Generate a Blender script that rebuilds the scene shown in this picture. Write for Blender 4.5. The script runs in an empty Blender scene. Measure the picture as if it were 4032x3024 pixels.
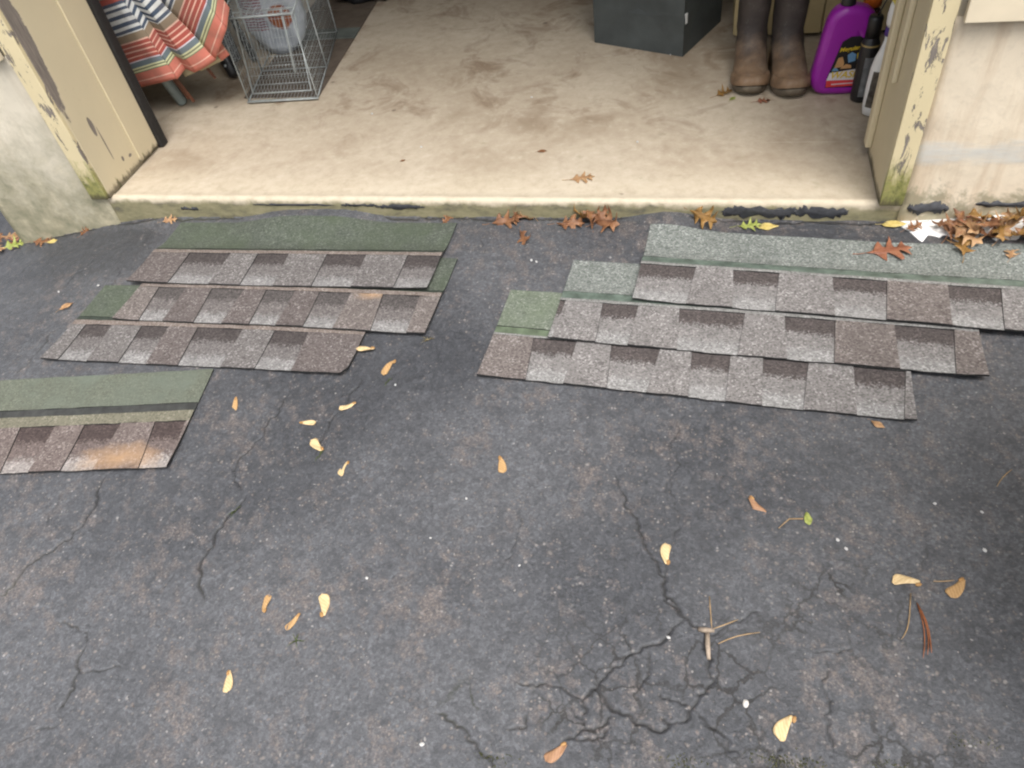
import bpy, bmesh, math, random
import numpy as np
from mathutils import Vector, Matrix, geometry

# ------------------------------------------------------------------ camera, sky, sun, exposure
scene = bpy.context.scene
cam_data = bpy.data.cameras.new('camera')
cam = bpy.data.objects.new('camera', cam_data)
scene.collection.objects.link(cam)
scene.camera = cam
cam_data.sensor_width = 36.0
cam_data.lens = 27.03
cam_data.clip_start = 0.02
cam_data.clip_end = 500.0
CAM_H = 1.365
# columns: image right, image up, backwards
cam.matrix_world = Matrix((
    (0.97368762, -0.05964198, 0.21994376, 0.0),
    (0.19301397, 0.72894083, -0.65680353, 0.0),
    (-0.12115292, 0.68197369, 0.72127239, CAM_H),
    (0, 0, 0, 1)))

SUN_EL, SUN_AZ = math.radians(63), math.radians(142)      # azimuth measured clockwise from +Y
world = bpy.data.worlds.new('World')
scene.world = world
world.use_nodes = True
wn = world.node_tree
wn.nodes.clear()
sky = wn.nodes.new('ShaderNodeTexSky')
sky.sky_type = 'NISHITA'
sky.sun_disc = False
sky.sun_elevation = SUN_EL
sky.sun_rotation = SUN_AZ
sky.air_density = 1.0
sky.dust_density = 5.0
hs = wn.nodes.new('ShaderNodeHueSaturation')             # an overcast sky: little colour left
hs.inputs['Saturation'].default_value = 0.22
bgn = wn.nodes.new('ShaderNodeBackground')
bgn.inputs['Strength'].default_value = 0.15
wo = wn.nodes.new('ShaderNodeOutputWorld')
wn.links.new(sky.outputs[0], hs.inputs['Color'])
wn.links.new(hs.outputs[0], bgn.inputs['Color'])
wn.links.new(bgn.outputs[0], wo.inputs['Surface'])

sun_data = bpy.data.lights.new('sun', 'SUN')
sun_data.energy = 1.3
sun_data.angle = math.radians(40)
sun_data.color = (1.0, 0.975, 0.945)
sun = bpy.data.objects.new('sun', sun_data)
scene.collection.objects.link(sun)
sdir = Vector((math.sin(SUN_AZ) * math.cos(SUN_EL), math.cos(SUN_AZ) * math.cos(SUN_EL), math.sin(SUN_EL)))
sun.rotation_euler = sdir.to_track_quat('Z', 'Y').to_euler()

scene.view_settings.view_transform = 'Standard'
scene.view_settings.look = 'None'
scene.view_settings.gamma = 1.0
scene.view_settings.use_curve_mapping = False
scene.view_settings.exposure = 0.90
scene.cycles.use_denoising = True
scene.cycles.max_bounces = 4
scene.cycles.diffuse_bounces = 3
scene.cycles.glossy_bounces = 2
scene.cycles.transmission_bounces = 1
scene.cycles.use_adaptive_sampling = True
scene.cycles.adaptive_threshold = 0.02
scene.cycles.caustics_reflective = False
scene.cycles.filter_width = 2.2

# ------------------------------------------------------------------ helpers
COL = scene.collection
rnd = random.Random(7)

def sst(a, b, x):
    t = np.clip((x - a) / (b - a), 0, 1)
    return t * t * (3 - 2 * t)

def gz(x, y):
    """height of the driveway"""
    x = np.asarray(x, float); y = np.asarray(y, float)
    z = -0.012 + 0 * x
    z = z - 0.020 * sst(0.3, 2.2, -x)
    z = z - 0.135 * np.clip((-1.80 - x) / 0.72, 0, 1.6) ** 1.3 * sst(0.8, 1.9, y)
    bump = np.exp(-((x + 1.23) / 0.20) ** 4) + 0.8 * np.exp(-((x + 0.08) / 0.10) ** 2)
    z = z + 0.030 * bump * sst(1.78, 1.95, y)
    z = z + 0.040 * sst(0.5, 1.0, x) * sst(1.6, 1.95, y)
    return z

def G(x, y):
    return float(gz(x, y))

def tag(o, label=None, cat=None, group=None, kind=None):
    if label: o['label'] = label
    if cat: o['category'] = cat
    if group: o['group'] = group
    if kind: o['kind'] = kind
    return o

def empty(name, loc=(0, 0, 0), rz=0.0, label=None, cat=None, group=None):
    o = bpy.data.objects.new(name, None)
    o.empty_display_size = 0.05
    COL.objects.link(o)
    o.location = loc
    o.rotation_euler = (0, 0, rz)
    return tag(o, label, cat, group)

def obj(name, mesh, mats=None, parent=None, smooth=False):
    o = bpy.data.objects.new(name, mesh)
    COL.objects.link(o)
    if mats is not None:
        if not isinstance(mats, (list, tuple)): mats = [mats]
        if not mesh.materials:
            for m in mats: mesh.materials.append(m)
    if parent: o.parent = parent
    if smooth:
        mesh.polygons.foreach_set('use_smooth', [True] * len(mesh.polygons))
    return o

def bmobj(name, bm, mats=None, parent=None, smooth=False):
    me = bpy.data.meshes.new(name)
    bmesh.ops.recalc_face_normals(bm, faces=bm.faces)
    bm.to_mesh(me); bm.free()
    return obj(name, me, mats, parent, smooth)

def box(bm, x0, x1, y0, y1, z0, z1, bev=0.0, seg=2):
    r = bmesh.ops.create_cube(bm, size=1.0)
    vs = r['verts']
    for v in vs:
        v.co = Vector(((x0 + x1) / 2 + v.co.x * (x1 - x0), (y0 + y1) / 2 + v.co.y * (y1 - y0), (z0 + z1) / 2 + v.co.z * (z1 - z0)))
    if bev > 0:
        es = list({e for v in vs for e in v.link_edges})
        bmesh.ops.bevel(bm, geom=es, offset=bev, segments=seg, affect='EDGES', profile=0.5)

def boxobj(name, dims, mat, parent=None, bev=0.0, smooth=False):
    bm = bmesh.new()
    box(bm, *dims, bev=bev)
    return bmobj(name, bm, mat, parent, smooth)

def tube(bm, pts, r, n=8, cap=True):
    pts = [Vector(p) for p in pts]
    rs = r if isinstance(r, (list, tuple)) else [r] * len(pts)
    rings = []
    ref = None
    for i, p in enumerate(pts):
        if i == 0: d = pts[1] - p
        elif i == len(pts) - 1: d = p - pts[i - 1]
        else: d = pts[i + 1] - pts[i - 1]
        d.normalize()
        if ref is None: ref = Vector((0, 0, 1)) if abs(d.z) < 0.9 else Vector((1, 0, 0))
        a = (ref - ref.dot(d) * d).normalized(); b = d.cross(a); ref = a
        rings.append([bm.verts.new(p + rs[i] * (math.cos(2 * math.pi * k / n) * a + math.sin(2 * math.pi * k / n) * b)) for k in range(n)])
    for r0, r1 in zip(rings, rings[1:]):
        for k in range(n):
            bm.faces.new((r0[k], r0[(k + 1) % n], r1[(k + 1) % n], r1[k]))
    if cap:
        bm.faces.new(rings[0][::-1]); bm.faces.new(rings[-1])

def lathe(bm, prof, n=24, c=(0, 0), sx=1.0, sy=1.0):
    """prof: list of (radius, z)"""
    rings = []
    for r, z in prof:
        rings.append([bm.verts.new((c[0] + sx * r * math.cos(2 * math.pi * k / n), c[1] + sy * r * math.sin(2 * math.pi * k / n), z)) for k in range(n)])
    for r0, r1 in zip(rings, rings[1:]):
        for k in range(n):
            bm.faces.new((r0[k], r0[(k + 1) % n], r1[(k + 1) % n], r1[k]))
    bm.faces.new(rings[0][::-1]); bm.faces.new(rings[-1])

def curve_shape(name, splines, depth, bevel, mat, parent, res=3):
    """flat outline in x,z (holes allowed), given thickness along y with rounded edges"""
    cu = bpy.data.curves.new(name, 'CURVE')
    cu.dimensions = '2D'; cu.fill_mode = 'BOTH'
    cu.extrude = depth; cu.bevel_depth = bevel; cu.bevel_resolution = res; cu.resolution_u = 6
    for pts in splines:
        sp = cu.splines.new('BEZIER')
        sp.bezier_points.add(len(pts) - 1)
        for bp, (x, z) in zip(sp.bezier_points, pts):
            bp.co = (x, z, 0); bp.handle_left_type = bp.handle_right_type = 'AUTO'
        sp.use_cyclic_u = True
    tmp = bpy.data.objects.new('tmp', cu); COL.objects.link(tmp)
    dg = bpy.context.evaluated_depsgraph_get(); dg.update()
    me = bpy.data.meshes.new_from_object(tmp.evaluated_get(dg))
    bpy.data.objects.remove(tmp); bpy.data.curves.remove(cu)
    me.transform(Matrix.Rotation(math.pi / 2, 4, 'X'))
    me.name = name
    me.materials.clear()
    return obj(name, me, mat, parent, True)

def text_mesh(name, txt, size, mat, parent, loc, shear=0.0, rot=0.0, thick=0.0004):
    cu = bpy.data.curves.new(name, 'FONT')
    cu.body = txt; cu.size = size; cu.shear = shear; cu.extrude = thick; cu.align_x = 'CENTER'; cu.offset = size * 0.02
    tmp = bpy.data.objects.new('tmp', cu); COL.objects.link(tmp)
    dg = bpy.context.evaluated_depsgraph_get(); dg.update()
    me = bpy.data.meshes.new_from_object(tmp.evaluated_get(dg))
    bpy.data.objects.remove(tmp); bpy.data.curves.remove(cu)
    me.transform(Matrix.Translation(loc) @ Matrix.Rotation(math.pi / 2, 4, 'X') @ Matrix.Rotation(rot, 4, 'Z'))
    me.materials.clear()
    return obj(name, me, mat, parent)

# ------------------------------------------------------------------ materials
class NB:
    """tiny node builder"""
    def __init__(self, name, rough=0.7, spec=0.4):
        self.m = bpy.data.materials.new(name)
        self.m.use_nodes = True
        self.t = self.m.node_tree
        self.bsdf = self.t.nodes['Principled BSDF']
        self.bsdf.inputs['Roughness'].default_value = rough
        self.bsdf.inputs['Specular IOR Level'].default_value = spec
        self.tc = self.t.nodes.new('ShaderNodeTexCoord')
        self.co = self.tc.outputs['Object']
    def link(self, a, b): self.t.links.new(a, b)
    def _in(self, sock, v):
        if hasattr(v, 'links') or isinstance(v, bpy.types.NodeSocket): self.link(v, sock)
        elif isinstance(v, (tuple, list)) and len(v) == 3 and sock.type == 'RGBA': sock.default_value = (*v, 1)
        else: sock.default_value = v
    def map(self, scale=(1, 1, 1), loc=(0, 0, 0), co=None, rot=(0, 0, 0)):
        n = self.t.nodes.new('ShaderNodeMapping')
        n.inputs['Scale'].default_value = scale; n.inputs['Location'].default_value = loc; n.inputs['Rotation'].default_value = rot
        self.link(co or self.co, n.inputs['Vector']); return n.outputs[0]
    def noise(self, scale, detail=4, rough=0.55, co=None, dist=0.0, col=False):
        n = self.t.nodes.new('ShaderNodeTexNoise')
        n.inputs['Scale'].default_value = scale; n.inputs['Detail'].default_value = detail
        n.inputs['Roughness'].default_value = rough; n.inputs['Distortion'].default_value = dist
        self.link(co or self.co, n.inputs['Vector'])
        return n.outputs['Color' if col else 'Fac']
    def voro(self, scale, feature='F1', co=None, rand=1.0):
        n = self.t.nodes.new('ShaderNodeTexVoronoi')
        n.feature = feature
        n.inputs['Scale'].default_value = scale; n.inputs['Randomness'].default_value = rand
        self.link(co or self.co, n.inputs['Vector'])
        return n
    def ramp(self, fac, stops, interp='LINEAR'):
        n = self.t.nodes.new('ShaderNodeValToRGB')
        cr = n.color_ramp; cr.interpolation = interp
        while len(cr.elements) < len(stops): cr.elements.new(0.5)
        for e, (p, c) in zip(cr.elements, stops):
            e.position = p
            e.color = (c, c, c, 1) if isinstance(c, (int, float)) else (*c, 1)
        self.link(fac, n.inputs[0]); return n.outputs[0]
    def mix(self, fac, a, b, mode='MIX'):
        n = self.t.nodes.new('ShaderNodeMix'); n.data_type = 'RGBA'; n.blend_type = mode
        self._in(n.inputs[0], fac); self._in(n.inputs[6], a); self._in(n.inputs[7], b)
        return n.outputs[2]
    def math(self, op, a, b=0.0, clamp=False):
        n = self.t.nodes.new('ShaderNodeMath'); n.operation = op; n.use_clamp = clamp
        self._in(n.inputs[0], a); self._in(n.inputs[1], b); return n.outputs[0]
    def sep(self, co=None):
        n = self.t.nodes.new('ShaderNodeSeparateXYZ'); self.link(co or self.co, n.inputs[0]); return n.outputs
    def attr(self, name):
        n = self.t.nodes.new('ShaderNodeAttribute'); n.attribute_name = name; return n.outputs['Fac']
    def uv(self): return self.tc.outputs['UV']
    def color(self, c): self._in(self.bsdf.inputs['Base Color'], c); return self
    def rough(self, v): self._in(self.bsdf.inputs['Roughness'], v); return self
    def bump(self, h, strength=0.4, dist=0.002):
        n = self.t.nodes.new('ShaderNodeBump'); n.inputs['Strength'].default_value = strength; n.inputs['Distance'].default_value = dist
        self.link(h, n.inputs['Height']); self.link(n.outputs[0], self.bsdf.inputs['Normal']); return self

def simple(name, c, rough=0.6, spec=0.4, var=0.25, scale=30, metal=0.0, bump=0.15):
    b = NB(name, rough, spec)
    nz = b.noise(scale, 5)
    lo = tuple(x * (1 - var) for x in c); hi = tuple(min(1, x * (1 + var)) for x in c)
    b.color(b.ramp(nz, [(0.3, lo), (0.7, hi)]))
    b.bsdf.inputs['Metallic'].default_value = metal
    if bump: b.bump(nz, bump, 0.002)
    return b.m

def asphalt():
    """sealcoated asphalt; wear, tone and grime masks come with the mesh as attributes"""
    b = NB('asphalt', 0.66, 0.45)
    tone, mott, wear = b.attr('tone'), b.attr('mottle'), b.attr('wear')
    base = b.ramp(tone, [(0.2, (0.049, 0.051, 0.057)), (0.75, (0.083, 0.085, 0.092))])
    fine = b.noise(190, 3, 0.78)
    wob = b.mix(0.010, b.co, b.noise(60, 2, col=True), 'ADD')
    vs = []
    for sc in (66, 150):
        v = b.voro(sc, co=wob)
        rr = b.t.nodes.new('ShaderNodeSeparateColor'); b.link(v.outputs['Color'], rr.inputs[0])
        vs.append((v, rr))
    # packed aggregate: every stone its own shade, then grain
    base = b.mix(1.0, base, b.ramp(vs[1][1].outputs[2], [(0.0, 0.82), (0.6, 1.0), (1.0, 1.28)]), 'MULTIPLY')
    base = b.mix(1.0, base, b.ramp(vs[0][1].outputs[2], [(0.0, 0.88), (1.0, 1.14)]), 'MULTIPLY')
    base = b.mix(1.0, base, b.ramp(fine, [(0.28, 0.72), (0.5, 1.0), (0.74, 1.45)]), 'MULTIPLY')
    base = b.mix(b.ramp(mott, [(0.55, 0.0), (0.88, 0.4)]), base, (0.045, 0.046, 0.050))
    wm = b.math('MULTIPLY', b.ramp(wear, [(0.55, 0.0), (0.66, 0.34), (0.80, 0.72)]), b.ramp(fine, [(0.38, 0.35), (0.58, 1.0)]))
    wc = b.ramp(fine, [(0.3, (0.078, 0.069, 0.066)), (0.5, (0.128, 0.107, 0.099)), (0.7, (0.225, 0.185, 0.165))])
    col = b.mix(wm, base, wc)
    for (v, rr), th, lo, hi in zip(vs, (0.88, 0.84), (0.12, 0.22), (0.34, 0.46)):
        chip = b.math('MULTIPLY', b.math('GREATER_THAN', b.math('ADD', rr.outputs[0], b.math('MULTIPLY', b.math('SUBTRACT', wear, 0.45), 0.9)), th),
                      b.ramp(v.outputs['Distance'], [(lo, 1.0), (hi, 0.0)]))
        chipc = b.ramp(rr.outputs[1], [(0.0, (0.115, 0.096, 0.088)), (0.35, (0.175, 0.145, 0.130)), (0.6, (0.12, 0.118, 0.118)), (0.90, (0.22, 0.19, 0.17)), (1.0, (0.30, 0.285, 0.275))])
        col = b.mix(b.math('MULTIPLY', chip, 0.8), col, chipc)
    # crocodile cracking where marked
    v3 = b.voro(15, 'DISTANCE_TO_EDGE', co=b.mix(0.035, b.co, b.noise(40, 3, 0.6, col=True), 'ADD'))
    edge = b.math('MULTIPLY', b.ramp(v3.outputs['Distance'], [(0.016, 1.0), (0.055, 0.0)]), b.attr('croc'))
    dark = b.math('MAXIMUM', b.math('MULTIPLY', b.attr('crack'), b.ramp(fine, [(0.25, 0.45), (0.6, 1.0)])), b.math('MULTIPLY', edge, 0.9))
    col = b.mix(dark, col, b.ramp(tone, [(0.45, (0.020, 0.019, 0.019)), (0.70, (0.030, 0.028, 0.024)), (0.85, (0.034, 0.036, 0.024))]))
    b.color(col)
    b.rough(b.ramp(tone, [(0.3, 0.52), (0.7, 0.70)]))
    b.bump(b.math('ADD', fine, b.math('MULTIPLY', vs[1][1].outputs[2], 0.35)), 0.45, 0.004)
    return b.m

def concrete_floor():
    b = NB('slab_concrete', 0.72, 0.3)
    big = b.noise(1.9, 5, 0.62, dist=0.5)
    col = b.ramp(big, [(0.28, (0.330, 0.265, 0.190)), (0.46, (0.428, 0.357, 0.268)), (0.70, (0.520, 0.450, 0.350))])
    st = b.ramp(b.noise(5.0, 5, 0.68, co=b.map((1, 1, 1), (3, 7, 0)), dist=0.8), [(0.52, 0.0), (0.66, 0.6), (0.8, 0.8)])
    xyz = b.sep()
    inner = b.ramp(b.math('MULTIPLY', b.math('SUBTRACT', xyz[1], 1.96), 0.8), [(0.15, 0.08), (0.5, 1.0)])   # stains strengthen further in: dirt, plus the garage's shade painted in
    front_pale = b.ramp(b.math('ADD', b.math('SUBTRACT', xyz[1], 1.96), b.math('MULTIPLY', big, 0.30)), [(0.14, 0.55), (0.34, 0.0)])     # paler strip by the door: daylight painted in, and less dirt
    col = b.mix(front_pale, col, (0.63, 0.555, 0.42))
    col = b.mix(b.math('MULTIPLY', st, inner), col, (0.175, 0.112, 0.066))
    mott = b.noise(26, 4, 0.72)
    col = b.mix(b.ramp(mott, [(0.33, 0.26), (0.52, 0.0), (0.62, 0.0)]), col, (0.25, 0.185, 0.125))
    col = b.mix(b.ramp(mott, [(0.55, 0.0), (0.75, 0.30)]), col, (0.66, 0.60, 0.49))
    # small dark spots and scratches
    v = b.voro(9)
    r = b.t.nodes.new('ShaderNodeSeparateColor'); b.link(v.outputs['Color'], r.inputs[0])
    sp = b.math('MULTIPLY', b.math('GREATER_THAN', r.outputs[0], 0.86), b.ramp(b.math('ADD', v.outputs['Distance'], b.math('MULTIPLY', b.noise(60, 3), 0.12)), [(0.11, 0.7), (0.17, 0.0)]))
    col = b.mix(sp, col, (0.14, 0.105, 0.075))
    scr = b.noise(7, 3, 0.5, co=b.map((0.6, 14, 1), rot=(0, 0, 0.35)))
    col = b.mix(b.ramp(scr, [(0.71, 0.0), (0.74, 0.35)]), col, (0.68, 0.60, 0.48))
    # green film and grime on the exposed front edge
    low = b.ramp(b.math('ADD', xyz[2], b.math('MULTIPLY', b.noise(16, 6, 0.7), 0.05)), [(0.050, 1.0), (0.064, 0.0)])
    gr = b.ramp(b.noise(11, 5, 0.72, co=b.map((1, 1, 2.5))), [(0.3, (0.30, 0.265, 0.165)), (0.5, (0.225, 0.205, 0.12)), (0.66, (0.12, 0.11, 0.08)), (0.8, (0.36, 0.32, 0.23))])
    col = b.mix(low, col, gr)
    b.color(col)
    b.bump(mott, 0.35, 0.003)
    return b.m

def foundation(name, base, streak, grime, gz_top):
    b = NB(name, 0.8, 0.25)
    xyz = b.sep()
    cl = b.noise(3.2, 6, 0.6)
    col = b.mix(b.ramp(cl, [(0.35, 0.0), (0.7, 0.65)]), base, tuple(min(1, c * 1.22) for c in base))
    st = b.noise(5, 7, 0.65, co=b.map((2.6, 1, 0.35)))
    col = b.mix(b.ramp(st, [(0.5, 0.0), (0.7, 0.6)]), col, streak)
    fine = b.noise(48, 6, 0.7)
    col = b.mix(b.ramp(fine, [(0.5, 0.0), (0.8, 0.35)]), col, tuple(c * 0.6 for c in base))
    g = b.math('ADD', xyz[2], b.math('MULTIPLY', b.math('SUBTRACT', b.noise(6, 5, 0.75, dist=0.4), 0.5), 0.75))
    gm = b.ramp(g, [(0.0, 0.85), (max(0.01, gz_top), 0.0)])
    gc = b.ramp(b.noise(16, 6, 0.7), [(0.3, grime), (0.55, (0.285, 0.262, 0.175)), (0.75, (0.50, 0.44, 0.30))])
    col = b.mix(gm, col, gc)
    return b, col, xyz, fine

def foundation_left():
    b, col, xyz, fine = foundation('foundation_concrete_mossy', (0.60, 0.545, 0.44), (0.46, 0.39, 0.29), (0.135, 0.140, 0.080), 0.36)
    b.color(col); b.bump(fine, 0.3, 0.004); return b.m

def foundation_right():
    b, col, xyz, fine = foundation('foundation_concrete_stained', (0.66, 0.57, 0.44), (0.45, 0.31, 0.19), (0.33, 0.26, 0.17), 0.07)
    # whitish smear of filler across the wall
    zz = b.math('ADD', xyz[2], b.math('MULTIPLY', b.math('SUBTRACT', b.noise(5, 6, 0.7, co=b.map((1, 1, 3))), 0.5), 0.09))
    band = b.math('MULTIPLY', b.ramp(zz, [(0.165, 0.0), (0.185, 1.0), (0.225, 1.0), (0.24, 0.0)]), b.ramp(b.noise(9, 6, 0.7, co=b.map((0.7, 1, 4))), [(0.35, 0.25), (0.55, 0.85)]))
    col = b.mix(band, col, (0.55, 0.54, 0.50))
    b.color(col); b.bump(b.math('ADD', fine, b.math('MULTIPLY', band, 0.5)), 0.35, 0.004); return b.m

def peeling(name, amount, paint=(0.62, 0.535, 0.365), moss=0.13, flakes=()):
    """old cream paint, flaked to grey wood, green film near the ground"""
    b = NB(name, 0.6, 0.35)
    xyz = b.sep()
    p = b.mix(b.ramp(b.noise(6, 5), [(0.3, 0.0), (0.7, 0.5)]), paint, tuple(c * 0.86 for c in paint))
    p = b.mix(b.ramp(b.noise(45, 6, 0.75), [(0.62, 0.0), (0.8, 0.5)]), p, (0.34, 0.27, 0.17))
    fl = b.noise(9, 8, 0.68, co=b.map((4, 4, 1.1)), dist=0.6)
    m = b.ramp(fl, [(amount, 0.0), (amount + 0.012, 1.0)])
    wob = b.math('MULTIPLY', b.math('SUBTRACT', b.noise(24, 6, 0.7, co=b.map((1, 1, 0.6))), 0.5), 0.09)
    for (cy_, cz_, ry, rz_) in flakes:       # single flakes: ellipses in y,z with ragged rims
        dy = b.math('DIVIDE', b.math('SUBTRACT', xyz[1], cy_), ry); dz = b.math('DIVIDE', b.math('SUBTRACT', xyz[2], cz_), rz_)
        d = b.math('SQRT', b.math('ADD', b.math('MULTIPLY', dy, dy), b.math('MULTIPLY', dz, dz)))
        d = b.math('ADD', d, b.math('MULTIPLY', wob, 9.0))
        m = b.math('MAXIMUM', m, b.ramp(d, [(0.93, 1.0), (1.0, 0.0)]))
    wood = b.ramp(b.noise(30, 6, 0.7, co=b.map((6, 6, 0.5))), [(0.3, (0.14, 0.12, 0.105)), (0.7, (0.29, 0.25, 0.215))])
    col = b.mix(m, p, wood)
    nz = b.math('MULTIPLY', b.math('SUBTRACT', b.noise(16, 7, 0.72, co=b.map((3, 3, 1))), 0.5), 0.30)
    low = b.ramp(b.math('ADD', xyz[2], nz), [(moss * 0.7, 1.0), (moss + 0.03, 0.0)])
    col = b.mix(b.math('MULTIPLY', low, 0.85), col, b.ramp(b.noise(40, 5, 0.7), [(0.35, (0.10, 0.115, 0.018)), (0.55, (0.23, 0.23, 0.055)), (0.75, (0.15, 0.11, 0.06))]))
    rot = b.ramp(b.math('ADD', xyz[2], b.math('MULTIPLY', nz, 0.25)), [(0.058, 1.0), (0.075, 0.0)])
    col = b.mix(b.math('MULTIPLY', rot, 0.8), col, (0.05, 0.04, 0.028))
    b.color(col)
    b.bump(b.math('SUBTRACT', b.math('MULTIPLY', b.noise(40, 4), 0.3), m), 0.6, 0.002)
    return b.m

def granules(name, dark, mid, light, bias=0.0, tint=None, scale=250, spot=None):
    b = NB(name, 0.85, 0.25)
    v = b.voro(scale)
    r = b.t.nodes.new('ShaderNodeSeparateColor'); b.link(v.outputs['Color'], r.inputs[0])
    f = b.math('ADD', r.outputs[0], b.math('MULTIPLY', b.math('SUBTRACT', b.noise(25, 4), 0.5), 0.5 ))
    dark = tuple(m_ + 0.75 * (d_ - m_) for d_, m_ in zip(dark, mid)); light = tuple(m_ + 0.75 * (l_ - m_) for l_, m_ in zip(light, mid))
    col = b.ramp(b.math('ADD', f, bias), [(0.05, dark), (0.5, mid), (0.8, mid), (1.1, light)])
    col = b.mix(b.ramp(b.noise(7, 5, 0.6), [(0.4, 0.0), (0.7, 0.35)]), col, tuple(c * 0.62 for c in mid))
    if tint:
        col = b.mix(b.ramp(b.noise(4, 6, 0.65), [(0.42, 0.0), (0.62, 0.7)]), col, tint)
    if spot:
        (sx, sy, rad, sc) = spot
        d = b.t.nodes.new('ShaderNodeVectorMath'); d.operation = 'DISTANCE'
        b.link(b.map((0.42, 1, 0)), d.inputs[0]); d.inputs[1].default_value = (sx * 0.42, sy, 0)
        dd = b.math('ADD', d.outputs['Value'], b.math('MULTIPLY', b.math('SUBTRACT', b.noise(22, 5, 0.7), 0.5), rad * 1.4))
        col = b.mix(b.ramp(dd, [(0.0, 0.62), (rad, 0.0)]), col, sc)
    b.color(col)
    b.bump(r.outputs[0], 0.6, 0.002)
    return b.m

def shadow_panel(name, dark, mid, light, spot=None):
    """recessed panel: dark band of granules at its head blending to pale granules at its butt (a printed granule blend)"""
    b = NB(name, 0.85, 0.25)
    v = b.voro(250)
    r = b.t.nodes.new('ShaderNodeSeparateColor'); b.link(v.outputs['Color'], r.inputs[0])
    y = b.sep(b.uv())[1]
    f = b.math('ADD', y, b.math('MULTIPLY', b.math('SUBTRACT', r.outputs[1], 0.5), 0.16))
    f = b.math('ADD', f, b.math('MULTIPLY', b.math('SUBTRACT', b.noise(14, 4), 0.5), 0.14))
    col = b.ramp(f, [(0.0, light), (0.20, light), (0.34, mid), (0.61, mid), (0.69, dark), (1.0, dark)])
    col = b.mix(1.0, col, b.ramp(b.math('ADD', r.outputs[0], b.math('MULTIPLY', b.math('SUBTRACT', b.noise(40, 3), 0.5), 0.5)), [(0.05, 0.62), (0.45, 0.95), (0.8, 1.05), (1.05, 1.5)]), 'MULTIPLY')
    if spot:
        (sx, sy, rad, sc) = spot
        d = b.t.nodes.new('ShaderNodeVectorMath'); d.operation = 'DISTANCE'
        b.link(b.map((0.42, 1, 0)), d.inputs[0]); d.inputs[1].default_value = (sx * 0.42, sy, 0)
        dd = b.math('ADD', d.outputs['Value'], b.math('MULTIPLY', b.math('SUBTRACT', b.noise(22, 5, 0.7), 0.5), rad * 1.4))
        col = b.mix(b.ramp(dd, [(0.0, 0.62), (rad, 0.0)]), col, sc)
    b.color(col)
    b.bump(r.outputs[0], 0.6, 0.002)
    return b.m

def leafmat(name, a, c, d):
    b = NB(name, 0.5, 0.35)
    nz = b.noise(35, 5, 0.6)
    col = b.ramp(nz, [(0.3, a), (0.55, c), (0.8, d)])
    b.color(col)
    b.bump(b.noise(90, 3), 0.3, 0.001)
    b.bsdf.inputs['Subsurface Weight'].default_value = 0.0
    return b.m

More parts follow.
